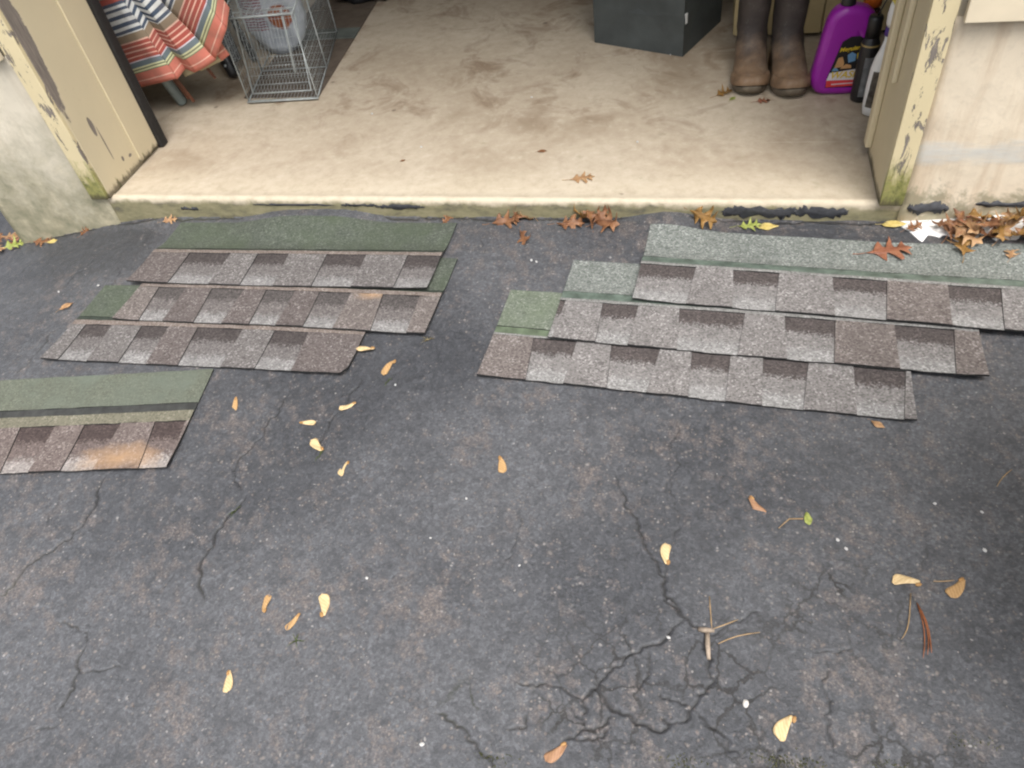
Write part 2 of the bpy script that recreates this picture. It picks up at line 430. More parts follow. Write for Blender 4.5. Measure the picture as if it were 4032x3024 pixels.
# measured places, metres
CRACKS= [(5, [(-1.368, 0.885), (-1.367, 0.862), (-1.364, 0.846), (-1.347, 0.809), (-1.343, 0.773), (-1.34, 0.737), (-1.351, 0.71), (-1.372, 0.678), (-1.394, 0.651), (-1.405, 0.638), (-1.416, 0.592), (-1.419, 0.555), (-1.428, 0.549)]), (6, [(-0.976, 0.863), (-0.98, 0.839), (-0.99, 0.81), (-0.994, 0.779), (-1.002, 0.759), (-0.995, 0.735), (-0.997, 0.702), (-0.998, 0.669), (-0.97, 0.624), (-0.945, 0.588)]), (3.5, [(-0.809, 1.254), (-0.819, 1.215), (-0.849, 1.116), (-0.848, 1.074), (-0.849, 1.039), (-0.851, 0.985)]), (3.5, [(-0.993, 1.187), (-1.002, 1.164), (-1.004, 1.097), (-1.017, 1.06), (-1.022, 1.017), (-1.03, 0.982), (-1.04, 0.935), (-1.011, 0.893), (-0.989, 0.87)]), (4.5, [(-1.157, 0.474), (-1.157, 0.454), (-1.156, 0.439), (-1.141, 0.41), (-1.129, 0.389), (-1.131, 0.363), (-1.135, 0.345)]), (2.5, [(-1.255, 0.511), (-1.215, 0.507), (-1.169, 0.493), (-1.157, 0.474)]), (2.5, [(-1.141, 0.418), (-1.109, 0.428), (-1.072, 0.439), (-1.051, 0.434)]), (2, [(-1.135, 0.345), (-1.112, 0.324), (-1.155, 0.307), (-1.192, 0.264)]), (2, [(-1.048, 0.65), (-1.053, 0.618), (-1.065, 0.599)]), (2, [(-1.453, 0.826), (-1.445, 0.783), (-1.432, 0.727)]), (4, [(-0.151, 1.041), (-0.119, 0.964), (-0.112, 0.93), (-0.094, 0.909), (-0.08, 0.887), (-0.073, 0.866), (-0.065, 0.844), (-0.057, 0.828), (-0.044, 0.812), (-0.032, 0.801), (-0.016, 0.766), (-0.014, 0.73), (0.009, 0.705), (0.023, 0.688), (0.048, 0.677)]), (2, [(-0.022, 1.065), (-0.019, 0.975), (-0.004, 0.874), (-0.004, 0.821)]), (3.5, [(0.048, 0.684), (0.024, 0.685), (0.007, 0.671), (-0.008, 0.643), (-0.041, 0.624), (-0.07, 0.606), (-0.081, 0.583), (-0.1, 0.569), (-0.12, 0.539), (-0.135, 0.523), (-0.145, 0.509), (-0.137, 0.471), (-0.134, 0.462)]), (6, [(-0.128, 0.548), (-0.12, 0.539), (-0.101, 0.512), (-0.083, 0.502), (-0.073, 0.497), (-0.046, 0.485), (-0.027, 0.485), (-0.001, 0.481), (0.007, 0.493), (-0.009, 0.503)]), (4, [(-0.166, 0.438), (-0.151, 0.443), (-0.134, 0.462), (-0.103, 0.473), (-0.089, 0.494)]), (3.5, [(-0.168, 0.438), (-0.132, 0.446), (-0.101, 0.454), (-0.09, 0.472)]), (3, [(-0.041, 0.624), (-0.032, 0.59), (-0.04, 0.565), (-0.051, 0.543)]), (4, [(-0.401, 0.447), (-0.378, 0.44), (-0.332, 0.421), (-0.326, 0.41), (-0.307, 0.397), (-0.288, 0.391), (-0.275, 0.375)]), (3, [(-0.268, 0.538), (-0.244, 0.524), (-0.224, 0.529), (-0.204, 0.528), (-0.172, 0.521), (-0.145, 0.509)]), (2, [(-0.333, 0.886), (-0.323, 0.826), (-0.323, 0.782), (-0.345, 0.736)]), (3, [(-0.269, 0.441), (-0.234, 0.449), (-0.235, 0.475)]), (2.5, [(-0.168, 0.495), (-0.153, 0.481), (-0.137, 0.477)]), (4.5, [(-0.021, 0.802), (-0.016, 0.786), (-0.011, 0.73), (0.017, 0.699), (0.035, 0.682), (0.052, 0.673), (0.066, 0.657), (0.074, 0.615), (0.068, 0.597), (0.053, 0.541), (0.044, 0.524), (0.039, 0.507), (0.011, 0.493)]), (2.5, [(0.066, 0.657), (0.122, 0.694), (0.163, 0.722)]), (3, [(0.271, 0.637), (0.265, 0.586), (0.271, 0.555), (0.266, 0.517), (0.264, 0.479)]), (2, [(0.251, 0.655), (0.276, 0.66), (0.321, 0.675)]), (3, [(0.044, 0.524), (0.073, 0.5), (0.095, 0.488), (0.104, 0.465), (0.131, 0.457)]), (3, [(0.044, 0.524), (0.009, 0.532), (-0.011, 0.548)]), (3, [(0.181, 0.448), (0.183, 0.474), (0.188, 0.49)]), (2, [(-1.83, 1.686), (-1.801, 1.626), (-1.788, 1.589)]), (2.5, [(-1.976, 1.759), (-1.969, 1.689), (-2.008, 1.667), (-1.987, 1.604), (-2.018, 1.575)]), (3, [(-1.84, 1.405), (-1.877, 1.371), (-1.86, 1.316), (-1.861, 1.226), (-1.872, 1.17)]), (2, [(-0.634, 1.864), (-0.619, 1.809), (-0.614, 1.769)]), (2, [(-0.849, 1.237), (-0.857, 1.201), (-0.858, 1.166)]), (2.5, [(-2.304, 1.8), (-2.298, 1.722), (-2.355, 1.689)]), (2, [(0.002, 1.214), (-0.019, 1.115), (-0.001, 1.051), (-0.025, 0.95)]), (2, [(0.473, 0.93), (0.427, 0.833), (0.439, 0.777)])]
SAM= [('s16', (-0.814, 0.445, -0.016), 0.043, 1.959), ('s13', (-0.809, 0.608, -0.016), 0.04, -1.343), ('s14', (-0.734, 0.577, -0.015), 0.039, 1.144), ('s15', (-0.687, 0.62, -0.014), 0.049, -1.162), ('s6', (-0.762, 0.956, -0.015), 0.042, 1.493), ('s8', (-0.393, 1.004, -0.012), 0.046, 1.963), ('s9', (-0.019, 0.82, -0.012), 0.047, -1.431), ('s12', (-0.176, 0.414, -0.012), 0.044, 0.854), ('s10', (0.159, 0.956, -0.012), 0.047, 2.261), ('s17', (0.422, 0.814, -0.012), 0.049, 0.05), ('s18', (0.509, 0.812, -0.012), 0.05, 0.968), ('s11', (0.198, 0.513, -0.012), 0.048, 1.059), ('s1', (-0.841, 1.344, -0.016), 0.05, 0.108), ('s2', (-0.755, 1.285, -0.015), 0.056, 1.34), ('s7', (-1.13, 1.129, -0.02), 0.045, 1.88), ('s3', (-0.822, 1.145, -0.016), 0.044, 0.594), ('s4', (-0.906, 1.086, -0.017), 0.043, -3.093), ('s5', (-0.856, 1.016, -0.016), 0.05, -0.585)]
LEAF= {'l1133': (-0.499, 1.85, -0.013), 'b1105': (-0.565, 1.939, -0.013), 'b1140': (-0.505, 1.952, -0.013), 'b1245': (-0.367, 1.928, -0.012), 'b1260': (-0.33, 1.941, -0.012), 'b1300': (-0.277, 1.946, -0.012), 'b1320': (-0.245, 1.936, -0.01), 'b1525': (0.024, 1.979, -0.004), 'green': (0.144, 1.96, -0.012), 'yellow': (0.195, 1.952, -0.012), 'onshingle': (0.51, 1.844, -0.012), 'sm145': (-1.9, 1.488, -0.038), 'orange19': (0.416, 1.203, -0.012), 'lc1': (-2.645, 2.053, -0.198), 'lc2': (-2.535, 2.004, -0.171), 'lcg': (-2.542, 1.997, -0.172), 'lc3': (-2.361, 1.962, -0.13), 'lc4': (-2.259, 1.969, -0.107), 'lc5': (-2.149, 1.974, -0.085), 'l415': (-1.769, 1.95, -0.029), 'l975': (-0.762, 1.973, -0.015), 'rp0': (0.681, 1.964, -0.0), 'rp1': (0.761, 1.911, 0.009), 'rp2': (0.831, 1.883, 0.015), 'rp3': (0.676, 1.861, -0.002), 'rp4': (0.796, 1.926, 0.013), 'rs1': (0.708, 1.855, 0.0), 'rs2': (0.818, 1.814, 0.007), 'yl1': (0.549, 1.972, -0.011), 'wl': (0.57, 1.953, -0.01)}
FL= {'oak': (-0.354, 2.085), 'bit1': (-0.506, 2.245), 'bit2': (-0.979, 2.192), 'stain': (-0.095, 2.035), 'boot1': (0.067, 2.634), 'boot2': (0.188, 2.575), 'wb': (-0.938, 2.28)}
GR= {'greenbit': (0.255, 0.937, -0.012), 'stem0': (0.199, 0.906, -0.012), 'stem1': (0.247, 0.934, -0.012), 'peb': (0.133, 0.544, -0.012), 'n': [[(0.068, 0.738, -0.012), (0.071, 0.702, -0.012), (0.074, 0.673, -0.012)], [(0.062, 0.666, -0.012), (0.092, 0.681, -0.012), (0.121, 0.698, -0.012)], [(0.086, 0.646, -0.012), (0.116, 0.666, -0.012), (0.159, 0.678, -0.012)], [(0.435, 0.772, -0.012), (0.444, 0.742, -0.012), (0.446, 0.707, -0.012), (0.438, 0.675, -0.012)], [(0.435, 0.774, -0.012), (0.448, 0.739, -0.012), (0.447, 0.703, -0.012), (0.445, 0.679, -0.012)], [(0.436, 0.767, -0.012), (0.44, 0.738, -0.012), (0.439, 0.702, -0.012), (0.43, 0.668, -0.012)], [(0.427, 0.792, -0.012), (0.419, 0.746, -0.012), (0.412, 0.716, -0.012), (0.399, 0.698, -0.012)], [(0.659, 1.101, -0.012), (0.636, 1.079, -0.012), (0.622, 1.054, -0.012)], [(0.47, 0.822, -0.012), (0.487, 0.823, -0.012), (0.507, 0.829, -0.012)]], 'twig': [(0.051, 0.666, -0.012), (0.076, 0.669, -0.012), (0.067, 0.668, -0.012), (0.07, 0.615, -0.012)], 'weeds': [(-0.713, 0.541, -0.014), (-0.98, 0.816, -0.018), (-0.838, 0.988, -0.016), (-0.744, 1.237, -0.015), (-0.679, 1.395, -0.014), (0.256, 0.931, -0.012)], 'moss': [(0.348, 0.48, -0.012), (0.491, 0.535, -0.012), (0.213, 0.462, -0.012), (0.169, 0.461, -0.012), (0.036, 0.433, -0.012), (-0.281, 0.389, -0.012)], 'white': [(-0.693, 1.677, -0.014), (-0.454, 0.906, -0.012), (-0.615, 0.69, -0.013), (-0.41, 0.392, -0.012), (-0.306, 0.758, -0.012), (-0.72, 1.228, -0.015), (-0.507, 0.799, -0.013), (-0.058, 1.436, -0.012), (-1.845, 1.587, -0.033), (-1.995, 1.57, -0.051), (0.309, 0.892, -0.012), (0.323, 0.874, -0.012), (-0.003, 0.646, -0.012), (-0.507, 0.798, -0.013), (-0.456, 0.909, -0.012), (0.583, 0.989, -0.012), (0.571, 0.901, -0.012), (0.5, 1.0, -0.012), (-0.459, 1.744, -0.012), (-0.443, 1.738, -0.012)]}

# ================================================================== SETTING
M_ASPH = asphalt()
M_SLAB = concrete_floor()
M_FL = foundation_left()
M_FR = foundation_right()
M_JAMB = peeling('peeling_cream_paint', 0.70, moss=0.02)
M_JAMBL = peeling('flaked_jamb_paint', 0.70, moss=0.02, flakes=((1.965, 0.62, 0.045, 0.27), (2.045, 0.265, 0.010, 0.035), (2.06, 0.20, 0.003, 0.06), (2.10, 0.115, 0.006, 0.010), (2.14, 0.105, 0.009, 0.006)))
M_TRIM = peeling('badly_peeling_cream_paint', 0.555, (0.66, 0.56, 0.35), moss=0.17)
M_SIDE = simple('cream_siding_paint', (0.66, 0.57, 0.42), 0.55, 0.35, 0.08, 9)
M_INWALL = simple('interior_wall_paint', (0.45, 0.40, 0.31), 0.8, 0.2, 0.12, 4)
M_ROOF = simple('roof_felt', (0.08, 0.08, 0.085), 0.9, 0.2, 0.2, 40)
M_RUBBER = simple('black_rubber_seal', (0.018, 0.017, 0.017), 0.6, 0.4, 0.3, 60)
M_TAR = simple('tar', (0.040, 0.041, 0.046), 0.75, 0.5, 0.35, 70, bump=0.5)

# ---- driveway: one sheet, fine where it is near, with the cracks cut into it
def build_driveway():
    def out(a, b, n, flip=False):
        t = np.geomspace(0.02, abs(b - a), n)
        return (a - t)[::-1] if flip else a + t
    xs = np.concatenate([out(-2.75, -60, 16, True), np.arange(-2.75, 0.95, 0.0032), out(0.95, 60, 16)])
    ys = np.concatenate([out(0.15, -60, 16, True), np.arange(0.15, 1.1, 0.0025), np.arange(1.1, 1.985, 0.004), out(1.985, 60, 16)])
    nx, ny = len(xs), len(ys)
    X, Y = np.meshgrid(xs, ys)
    Z = gz(X, Y)
    near = (X > -3) & (X < 1.2) & (Y > -0.2) & (Y < 1.99)
    Z += np.where(near, 0.0007 * (np.sin(X * 61 + 3 * np.sin(Y * 23)) * np.sin(Y * 53 + 2 * np.sin(X * 31))) + 0.0011 * np.sin(X * 9.1 + Y * 5.3) * np.sin(Y * 8.3 - X * 3.7), 0)
    crack = np.zeros_like(Z)
    rs = np.random.RandomState(4)
    def rough(pts, it=4, amp=0.13):
        P = np.array(pts, float)
        for k in range(it):
            Q = []
            for a, b in zip(P[:-1], P[1:]):
                d = b - a; L = np.hypot(*d) + 1e-9
                m = (a + b) / 2 + np.array([-d[1], d[0]]) * rs.normal(0, amp)
                Q += [a, m]
            Q.append(P[-1]); P = np.array(Q)
        return P
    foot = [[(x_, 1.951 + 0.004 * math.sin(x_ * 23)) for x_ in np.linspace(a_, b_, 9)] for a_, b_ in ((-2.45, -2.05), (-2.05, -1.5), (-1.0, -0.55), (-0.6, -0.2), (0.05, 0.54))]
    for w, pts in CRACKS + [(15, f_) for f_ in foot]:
        P = rough(pts)
        n = len(P)
        ww = (w / 1000.0) * 0.60 * (0.55 + 0.5 * np.abs(np.sin(np.linspace(0, 9, n) + rs.rand() * 6)) + 0.35 * rs.rand(n))
        ww *= np.clip(np.minimum(np.linspace(0, 6, n), np.linspace(6, 0, n)) + 0.25, 0, 1)
        for i in range(n - 1):
            a, b = P[i], P[i + 1]
            pad = 0.012
            i0, i1 = np.searchsorted(xs, [min(a[0], b[0]) - pad, max(a[0], b[0]) + pad])
            j0, j1 = np.searchsorted(ys, [min(a[1], b[1]) - pad, max(a[1], b[1]) + pad])
            if i1 <= i0 or j1 <= j0: continue
            xx = X[j0:j1, i0:i1]; yy = Y[j0:j1, i0:i1]
            d = b - a; L2 = d @ d + 1e-12
            t = np.clip(((xx - a[0]) * d[0] + (yy - a[1]) * d[1]) / L2, 0, 1)
            dist = np.hypot(xx - a[0] - t * d[0], yy - a[1] - t * d[1])
            wl = ww[i] * (1 - t) + ww[i + 1] * t
            c = np.clip(1.5 - dist / (wl * 0.62 + 0.0006), 0, 1)
            np.maximum(crack[j0:j1, i0:i1], c * np.clip(wl / 0.0022, 0.35, 1), out=crack[j0:j1, i0:i1])
    Z -= 0.004 * crack
    def fbm(sx, sy, octs, rough_, seed, rot=0.0):
        c_, s_ = math.cos(rot), math.sin(rot)
        U, V = (X * c_ + Y * s_) * sx, (-X * s_ + Y * c_) * sy
        tot = np.zeros_like(X); amp, norm = 1.0, 0.0
        for o in range(octs):
            r_ = np.random.RandomState(seed + o).rand(256, 256)
            u = U * 2 ** o + 17.3 * o; v = V * 2 ** o + 5.1 * o
            iu = np.floor(u).astype(int); iv = np.floor(v).astype(int)
            fu = u - iu; fv = v - iv
            fu = fu * fu * (3 - 2 * fu); fv = fv * fv * (3 - 2 * fv)
            a0 = r_[iu & 255, iv & 255]; a1 = r_[(iu + 1) & 255, iv & 255]; b0 = r_[iu & 255, (iv + 1) & 255]; b1 = r_[(iu + 1) & 255, (iv + 1) & 255]
            tot += amp * ((a0 * (1 - fu) + a1 * fu) * (1 - fv) + (b0 * (1 - fu) + b1 * fu) * fv)
            norm += amp; amp *= rough_
        t = tot / norm
        return np.clip(0.5 + (t - 0.5) * 1.55, 0, 1)
    worn = np.zeros_like(Z)
    for bx, by, r, s in WORN:
        worn += s * np.exp(-(((X - bx) / r) ** 2 + ((Y - by) / (r * 0.8)) ** 2))
    croc = np.zeros_like(Z)
    for bx, by, rx, ry in ((0.02, 0.55, 0.34, 0.22), (0.30, 0.46, 0.34, 0.14), (-0.25, 0.44, 0.32, 0.11), (0.25, 0.75, 0.25, 0.15)):
        croc = np.maximum(croc, np.clip(1.6 - 1.6 * np.hypot((X - bx) / rx, (Y - by) / ry), 0, 1))
    n2 = fbm(6.5, 6.5, 6, 0.66, 10)
    wear = 0.34 * n2 + 0.66 * fbm(42, 27, 5, 0.74, 30, 0.6) + 0.12 * worn
    tone = fbm(2.0, 2.0, 4, 0.6, 50)
    for bx, by, rx, ry, s in ((-1.98, 1.78, .28, .12, .5), (0.30, 1.86, .28, .05, .5), (-0.62, 1.34, .10, .10, .35), (-0.05, 1.60, .2, .05, .2), (-0.75, 1.2, .3, .2, .2)):
        e_ = np.exp(-((X - bx) / rx) ** 4 - ((Y - by) / ry) ** 4)
        tone -= s * e_; wear -= 0.25 * s * e_
    mottle = fbm(24, 24, 4, 0.72, 70)
    croc = croc * np.clip((fbm(8, 8, 2, 0.5, 90) - 0.30) * 5, 0, 1)
    me = bpy.data.meshes.new('driveway')
    nv = nx * ny
    me.vertices.add(nv)
    co = np.empty((nv, 3), np.float32)
    co[:, 0] = X.ravel(); co[:, 1] = Y.ravel(); co[:, 2] = Z.ravel()
    me.vertices.foreach_set('co', co.ravel())
    idx = np.arange(nv, dtype=np.int32).reshape(ny, nx)
    q = np.stack([idx[:-1, :-1], idx[:-1, 1:], idx[1:, 1:], idx[1:, :-1]], -1).reshape(-1, 4)
    nf = len(q)
    me.loops.add(nf * 4); me.loops.foreach_set('vertex_index', q.ravel())
    me.polygons.add(nf)
    me.polygons.foreach_set('loop_start', np.arange(0, nf * 4, 4, dtype=np.int32))
    me.polygons.foreach_set('use_smooth', np.ones(nf, bool))
    me.update(calc_edges=True)
    for nm, arr in (('crack', crack), ('wear', wear), ('tone', tone), ('mottle', mottle), ('croc', croc)):
        a = me.attributes.new(nm, 'FLOAT', 'POINT')
        a.data.foreach_set('value', arr.ravel().astype(np.float32))
    return obj('driveway', me, M_ASPH)

WORN = [(-0.60, 1.71, .05, 1.2), (-0.47, 1.93, .08, .8), (-0.22, 1.83, .09, 1.1), (-0.16, 1.90, .10, 1.1), (-0.02, 1.93, .10, .9), (0.10, 1.92, .12, .8), (-0.50, 1.62, .06, .7),
        (-0.28, 0.79, .05, 1.1), (-0.46, 0.66, .05, .9), (-1.33, 0.78, .10, .8), (-1.60, 0.80, .15, .6), (-2.05, 1.55, .16, .9), (-1.90, 1.40, .10, .9), (-0.83, 1.10, .05, .9),
        (-1.0, 1.32, .1, .6), (0.33, 0.62, .06, .9), (0.30, 0.50, .07, .9), (0.18, 0.85, .05, .7), (-0.70, 1.80, .05, .9), (-1.45, 0.55, .2, .5), (0.42, 0.55, .08, .7)]
drive = build_driveway()
tag(drive, 'cracked dark grey asphalt driveway in front of the garage', None, None, 'structure')

# ---- garage floor slab, its worn front edge a little uneven
def build_slab():
    prof = [(1.960, -0.30), (1.960, -0.02), (1.960, 0.012), (1.960, 0.034), (1.962, 0.043), (1.968, 0.0485), (1.977, 0.0490), (1.986, 0.0455), (2.012, 0.0440), (2.05, 0.045), (2.4, 0.045), (4.0, 0.045), (7.5, 0.045)]
    xs = np.concatenate([np.arange(-2.36, 0.86, 0.009), np.array([1.0, 1.6])])
    bm = bmesh.new()
    rows = []
    rs = np.random.RandomState(2)
    chip = np.convolve(rs.normal(0, 1, len(xs) + 8), np.ones(5) / 5, 'same')[4:-4]
    chip2 = rs.normal(0, 1, len(xs))
    for i, x in enumerate(xs):
        row = []
        for j, (y, z) in enumerate(prof):
            e = 1.0 if 2 <= j <= 6 else (0.4 if j in (1, 7) else 0.0)
            row.append(bm.verts.new((x, y + e * (abs(0.0016 * chip[i] + 0.0006 * chip2[i]) + 0.006 * max(0, chip[i] - 0.75)), z - e * (abs(0.0010 * chip[i]) + 0.004 * max(0, chip[i] - 0.75)))))
        rows.append(row)
    for r0, r1 in zip(rows, rows[1:]):
        for j in range(len(prof) - 1):
            bm.faces.new((r0[j], r1[j], r1[j + 1], r0[j + 1]))
    return bmobj('garage_floor', bm, M_SLAB, None, True)
slab = build_slab()
tag(slab, 'stained tan concrete garage floor with a raised front edge', None, None, 'structure')
# tar smeared on the front edge of the slab
for (x0, x1, zc, h) in ((-1.73, -1.66, 0.006, .008), (-1.45, -1.15, 0.025, .005), (-1.13, -1.00, 0.026, .006), (-1.01, -0.84, 0.021, .010), (0.07, 0.285, 0.016, .024), (0.27, 0.42, 0.016, .022)):
    bm = bmesh.new()
    n = 60
    ring = []
    rr = random.Random(int(x0 * 1000))
    for k in range(n):
        a = 2 * math.pi * k / n
        jit = 0.75 + 0.35 * math.sin(3 * a + x0 * 40) * math.sin(7 * a + x0 * 9) + 0.18 * math.sin(19 * a + x0 * 50) + rr.uniform(-0.35, 0.35)
        cx_ = math.copysign(abs(math.cos(a)) ** 0.6, math.cos(a))
        ring.append((((x0 + x1) / 2 + (x1 - x0) / 2 * cx_ * (0.9 + 0.1 * jit)), zc + h * math.sin(a) * jit))
    vo = [bm.verts.new((x, 1.9595, z)) for x, z in ring]
    vi = [bm.verts.new((x * 0.94 + (x0 + x1) / 2 * 0.06, 1.9586, zc + (z - zc) * 0.9)) for x, z in ring]
    for k in range(n):
        bm.faces.new((vo[k], vo[(k + 1) % n], vi[(k + 1) % n], vi[k]))
    bm.faces.new(vi)
    bmobj('tar_smear', bm, M_TAR, slab, True)

# ---- the garage itself
garage = empty('garage', (-0.75, 1.96, 0), 0, 'cream garage with an open doorway, concrete foundation and peeling door frame', 'garage')
GO = Vector((-0.75, 1.96, 0))
def gpart(name, dims, mat, bev=0.0):
    o = boxobj(name, dims, mat, None, bev)
    o.parent = garage
    o.matrix_parent_inverse = Matrix.Translation(-GO)
    return o
def wall_block(name, x0, x1, mat, label):
    """foundation stub with an uneven cast surface and a rough foot"""
    bm = bmesh.new()
    nxs, nzs = max(8, int((min(x1, 1.1) - x0) / 0.02)), 30
    xs = list(np.linspace(x0, min(x1, 1.1), nxs)) + ([x1] if x1 > 1.1 else [])
    zs = np.linspace(-0.42, 0.548, nzs)
    rs = np.random.RandomState(5)
    rows = []
    for x in xs:
        rows.append([bm.verts.new((x, 1.955 + 0.0018 * math.sin(x * 31 + z * 17) * math.sin(z * 43 - x * 9) + 0.0006 * rs.normal(), z)) for z in zs])
    for r0, r1 in zip(rows, rows[1:]):
        for j in range(nzs - 1):
            bm.faces.new((r0[j], r1[j], r1[j + 1], r0[j + 1]))
    # sides, back, top
    bl = [bm.verts.new((x0, 2.11, zs[0])), bm.verts.new((x0, 2.11, zs[-1]))]
    br = [bm.verts.new((xs[-1], 2.11, zs[0])), bm.verts.new((xs[-1], 2.11, zs[-1]))]
    bm.faces.new([bl[0]] + rows[0] + [bl[1]])
    bm.faces.new([br[1]] + rows[-1][::-1] + [br[0]])
    bm.faces.new((bl[0], bl[1], br[1], br[0]))
    bm.faces.new([r[-1] for r in rows] + [br[1], bl[1]])
    o = bmobj(name, bm, mat, None, True)
    o.parent = garage; o.matrix_parent_inverse = Matrix.Translation(-GO)
    o['label'] = label
    return o
wall_block('foundation_wall', -2.488, -2.0035, M_FL, 'pale foundation wall with green and grey stains at its foot')
wall_block('foundation_wall', 0.549, 3.2, M_FR, 'pale foundation wall with rusty streaks and a whitish smear')
# tar strokes on the right foundation wall foot
for (x0, x1, zc, h) in ((0.565, 0.67, 0.036, .021), (0.73, 0.90, 0.052, .012), (0.86, 1.05, 0.056, .022)):
    bm = bmesh.new(); n = 60; rr = random.Random(int(x0 * 977)); ring = []
    for k in range(n):
        a = 2 * math.pi * k / n; jit = 0.75 + 0.35 * math.sin(3 * a + x0 * 40) * math.sin(7 * a + x0 * 9) + 0.18 * math.sin(19 * a + x0 * 50) + rr.uniform(-0.35, 0.35)
        c_ = math.copysign(abs(math.cos(a)) ** 0.6, math.cos(a))
        ring.append(((x0 + x1) / 2 + (x1 - x0) / 2 * c_, zc + h * math.sin(a) * jit))
    vo = [bm.verts.new((x, 1.955, z)) for x, z in ring]; vi = [bm.verts.new((x, 1.9512, zc + (z - zc) * 0.9)) for x, z in ring]
    for k in range(n): bm.faces.new((vo[k], vo[(k + 1) % n], vi[(k + 1) % n], vi[k]))
    bm.faces.new(vi)
    o = bmobj('tar_smear', bm, M_TAR, None, True); o.parent = garage; o.matrix_parent_inverse = Matrix.Translation(-GO)
gpart('door_jamb', (-2.003, -1.984, 1.957, 2.290, 0.046, 2.2), M_JAMBL, 0.002)['label'] = 'left door jamb, flat cream board with a grey flaked patch'
gpart('door_casing', (-2.050, -1.9845, 1.942, 1.9565, 0.050, 2.26), M_TRIM, 0.002)['label'] = 'left door casing with heavily flaked paint and moss at the foot'
gpart('door_jamb', (0.489, 0.508, 1.957, 2.225, 0.046, 2.2), M_JAMB, 0.002)
gpart('door_casing', (0.4895, 0.548, 1.942, 1.9565, 0.050, 2.26), M_TRIM, 0.002)['label'] = 'right door casing with flaked cream paint and green film at the foot'
gpart('door_stop', (0.470, 0.4885, 2.185, 2.222, 0.085, 2.2), M_JAMB, 0.004)
gpart('door_stop', (0.474, 0.4885, 2.075, 2.10, 0.335, 2.2), M_JAMB, 0.004)
gpart('door_stop', (-1.9835, -1.9765, 2.17, 2.289, 0.060, 2.2), M_JAMB, 0.002)
gpart('weather_seal', (-1.9835, -1.962, 2.291, 2.330, 0.047, 2.2), M_RUBBER, 0.004)
for k in range(11):
    for x0, x1 in ((-2.50, -2.0605), (0.5625, 3.2)):
        bm = bmesh.new()
        z0 = 0.546 + 0.185 * k; z1 = z0 + 0.183
        box(bm, x0, x1, 1.925, 1.944, z0, z1, 0.002)
        for v in bm.verts:
            v.co.y += 0.014 * (v.co.z - z0) / 0.19
        o = bmobj('siding_board', bm, M_SIDE, None); o.parent = garage; o.matrix_parent_inverse = Matrix.Translation(-GO)
gpart('wall_sheathing', (-2.486, -2.006, 1.961, 2.11, 0.549, 2.6), M_INWALL)
gpart('wall_sheathing', (0.5515, 3.2, 1.961, 2.11, 0.549, 2.6), M_INWALL)
gpart('door_header', (-2.003, 0.549, 1.94, 2.12, 2.262, 2.6), M_SIDE, 0.004)
gpart('side_wall', (-2.486, -2.37, 2.112, 7.5, -0.4, 2.6), M_INWALL)
gpart('side_wall', (1.61, 1.73, 2.112, 7.5, -0.4, 2.6), M_INWALL)
gpart('back_wall', (-2.486, 1.73, 7.502, 7.62, -0.4, 2.6), M_INWALL)
gpart('roof', (-2.75, 3.4, 1.65, 7.9, 2.602, 2.72), M_ROOF)

# ================================================================== SHINGLES
GRAN = {
 'L': dict(tab=granules('brown_grey_granules', (0.064, 0.057, 0.055), (0.152, 0.140, 0.135), (0.34, 0.325, 0.315)),
           tab2=granules('reddish_granules', (0.052, 0.043, 0.041), (0.126, 0.107, 0.101), (0.28, 0.255, 0.245)),
           win=shadow_panel('shadow_blend', (0.062, 0.053, 0.051), (0.142, 0.130, 0.126), (0.222, 0.215, 0.210)),
           head=granules('mossy_green_granules', (0.042, 0.049, 0.040), (0.088, 0.100, 0.080), (0.18, 0.195, 0.165), tint=(0.072, 0.090, 0.058)),
           seal=simple('dark_green_sealant', (0.026, 0.034, 0.026), 0.6, 0.4, 0.4, 60),
           rail=granules('pale_rail_granules', (0.10, 0.078, 0.066), (0.20, 0.165, 0.145), (0.34, 0.30, 0.27))),
 'R': dict(tab=granules('warm_grey_granules', (0.080, 0.072, 0.070), (0.205, 0.192, 0.185), (0.42, 0.40, 0.39)),
           tab2=granules('brown_tinged_granules', (0.066, 0.054, 0.050), (0.165, 0.142, 0.132), (0.34, 0.31, 0.295)),
           win=shadow_panel('pale_shadow_blend', (0.078, 0.066, 0.063), (0.198, 0.186, 0.180), (0.262, 0.256, 0.249)),
           head=granules('grey_green_granules', (0.072, 0.080, 0.073), (0.186, 0.199, 0.183), (0.37, 0.385, 0.365)),
           seal=simple('green_sealant', (0.100, 0.128, 0.106), 0.5, 0.45, 0.45, 35),
           rail=granules('pale_grey_rail_granules', (0.11, 0.11, 0.10), (0.235, 0.23, 0.22), (0.38, 0.37, 0.36))),
}
GRAN['RM'] = dict(GRAN['R']); GRAN['RM']['head'] = granules('mossy_grey_granules', (0.060, 0.070, 0.054), (0.160, 0.178, 0.145), (0.33, 0.35, 0.30), tint=(0.118, 0.145, 0.095))
GRAN['RM']['seal'] = simple('mossy_sealant', (0.095, 0.120, 0.078), 0.6, 0.4, 0.45, 30)
GRAN['L4'] = dict(GRAN['L'])
RUST = (0.50, 0.305, 0.155)
GRAN['L4']['head'] = granules('worn_green_felt', (0.075, 0.082, 0.062), (0.118, 0.127, 0.098), (0.18, 0.19, 0.15), tint=(0.125, 0.145, 0.118))
GRAN['L4']['seal'] = simple('dark_grey_sealant', (0.042, 0.043, 0.041), 0.7, 0.3, 0.35, 40)
GRAN['L4']['tab'] = granules('rust_stained_granules', (0.066, 0.050, 0.046), (0.155, 0.125, 0.115), (0.31, 0.27, 0.25), spot=(0.81, 0.035, 0.055, RUST))
GRAN['L4']['tab2'] = GRAN['L4']['tab']
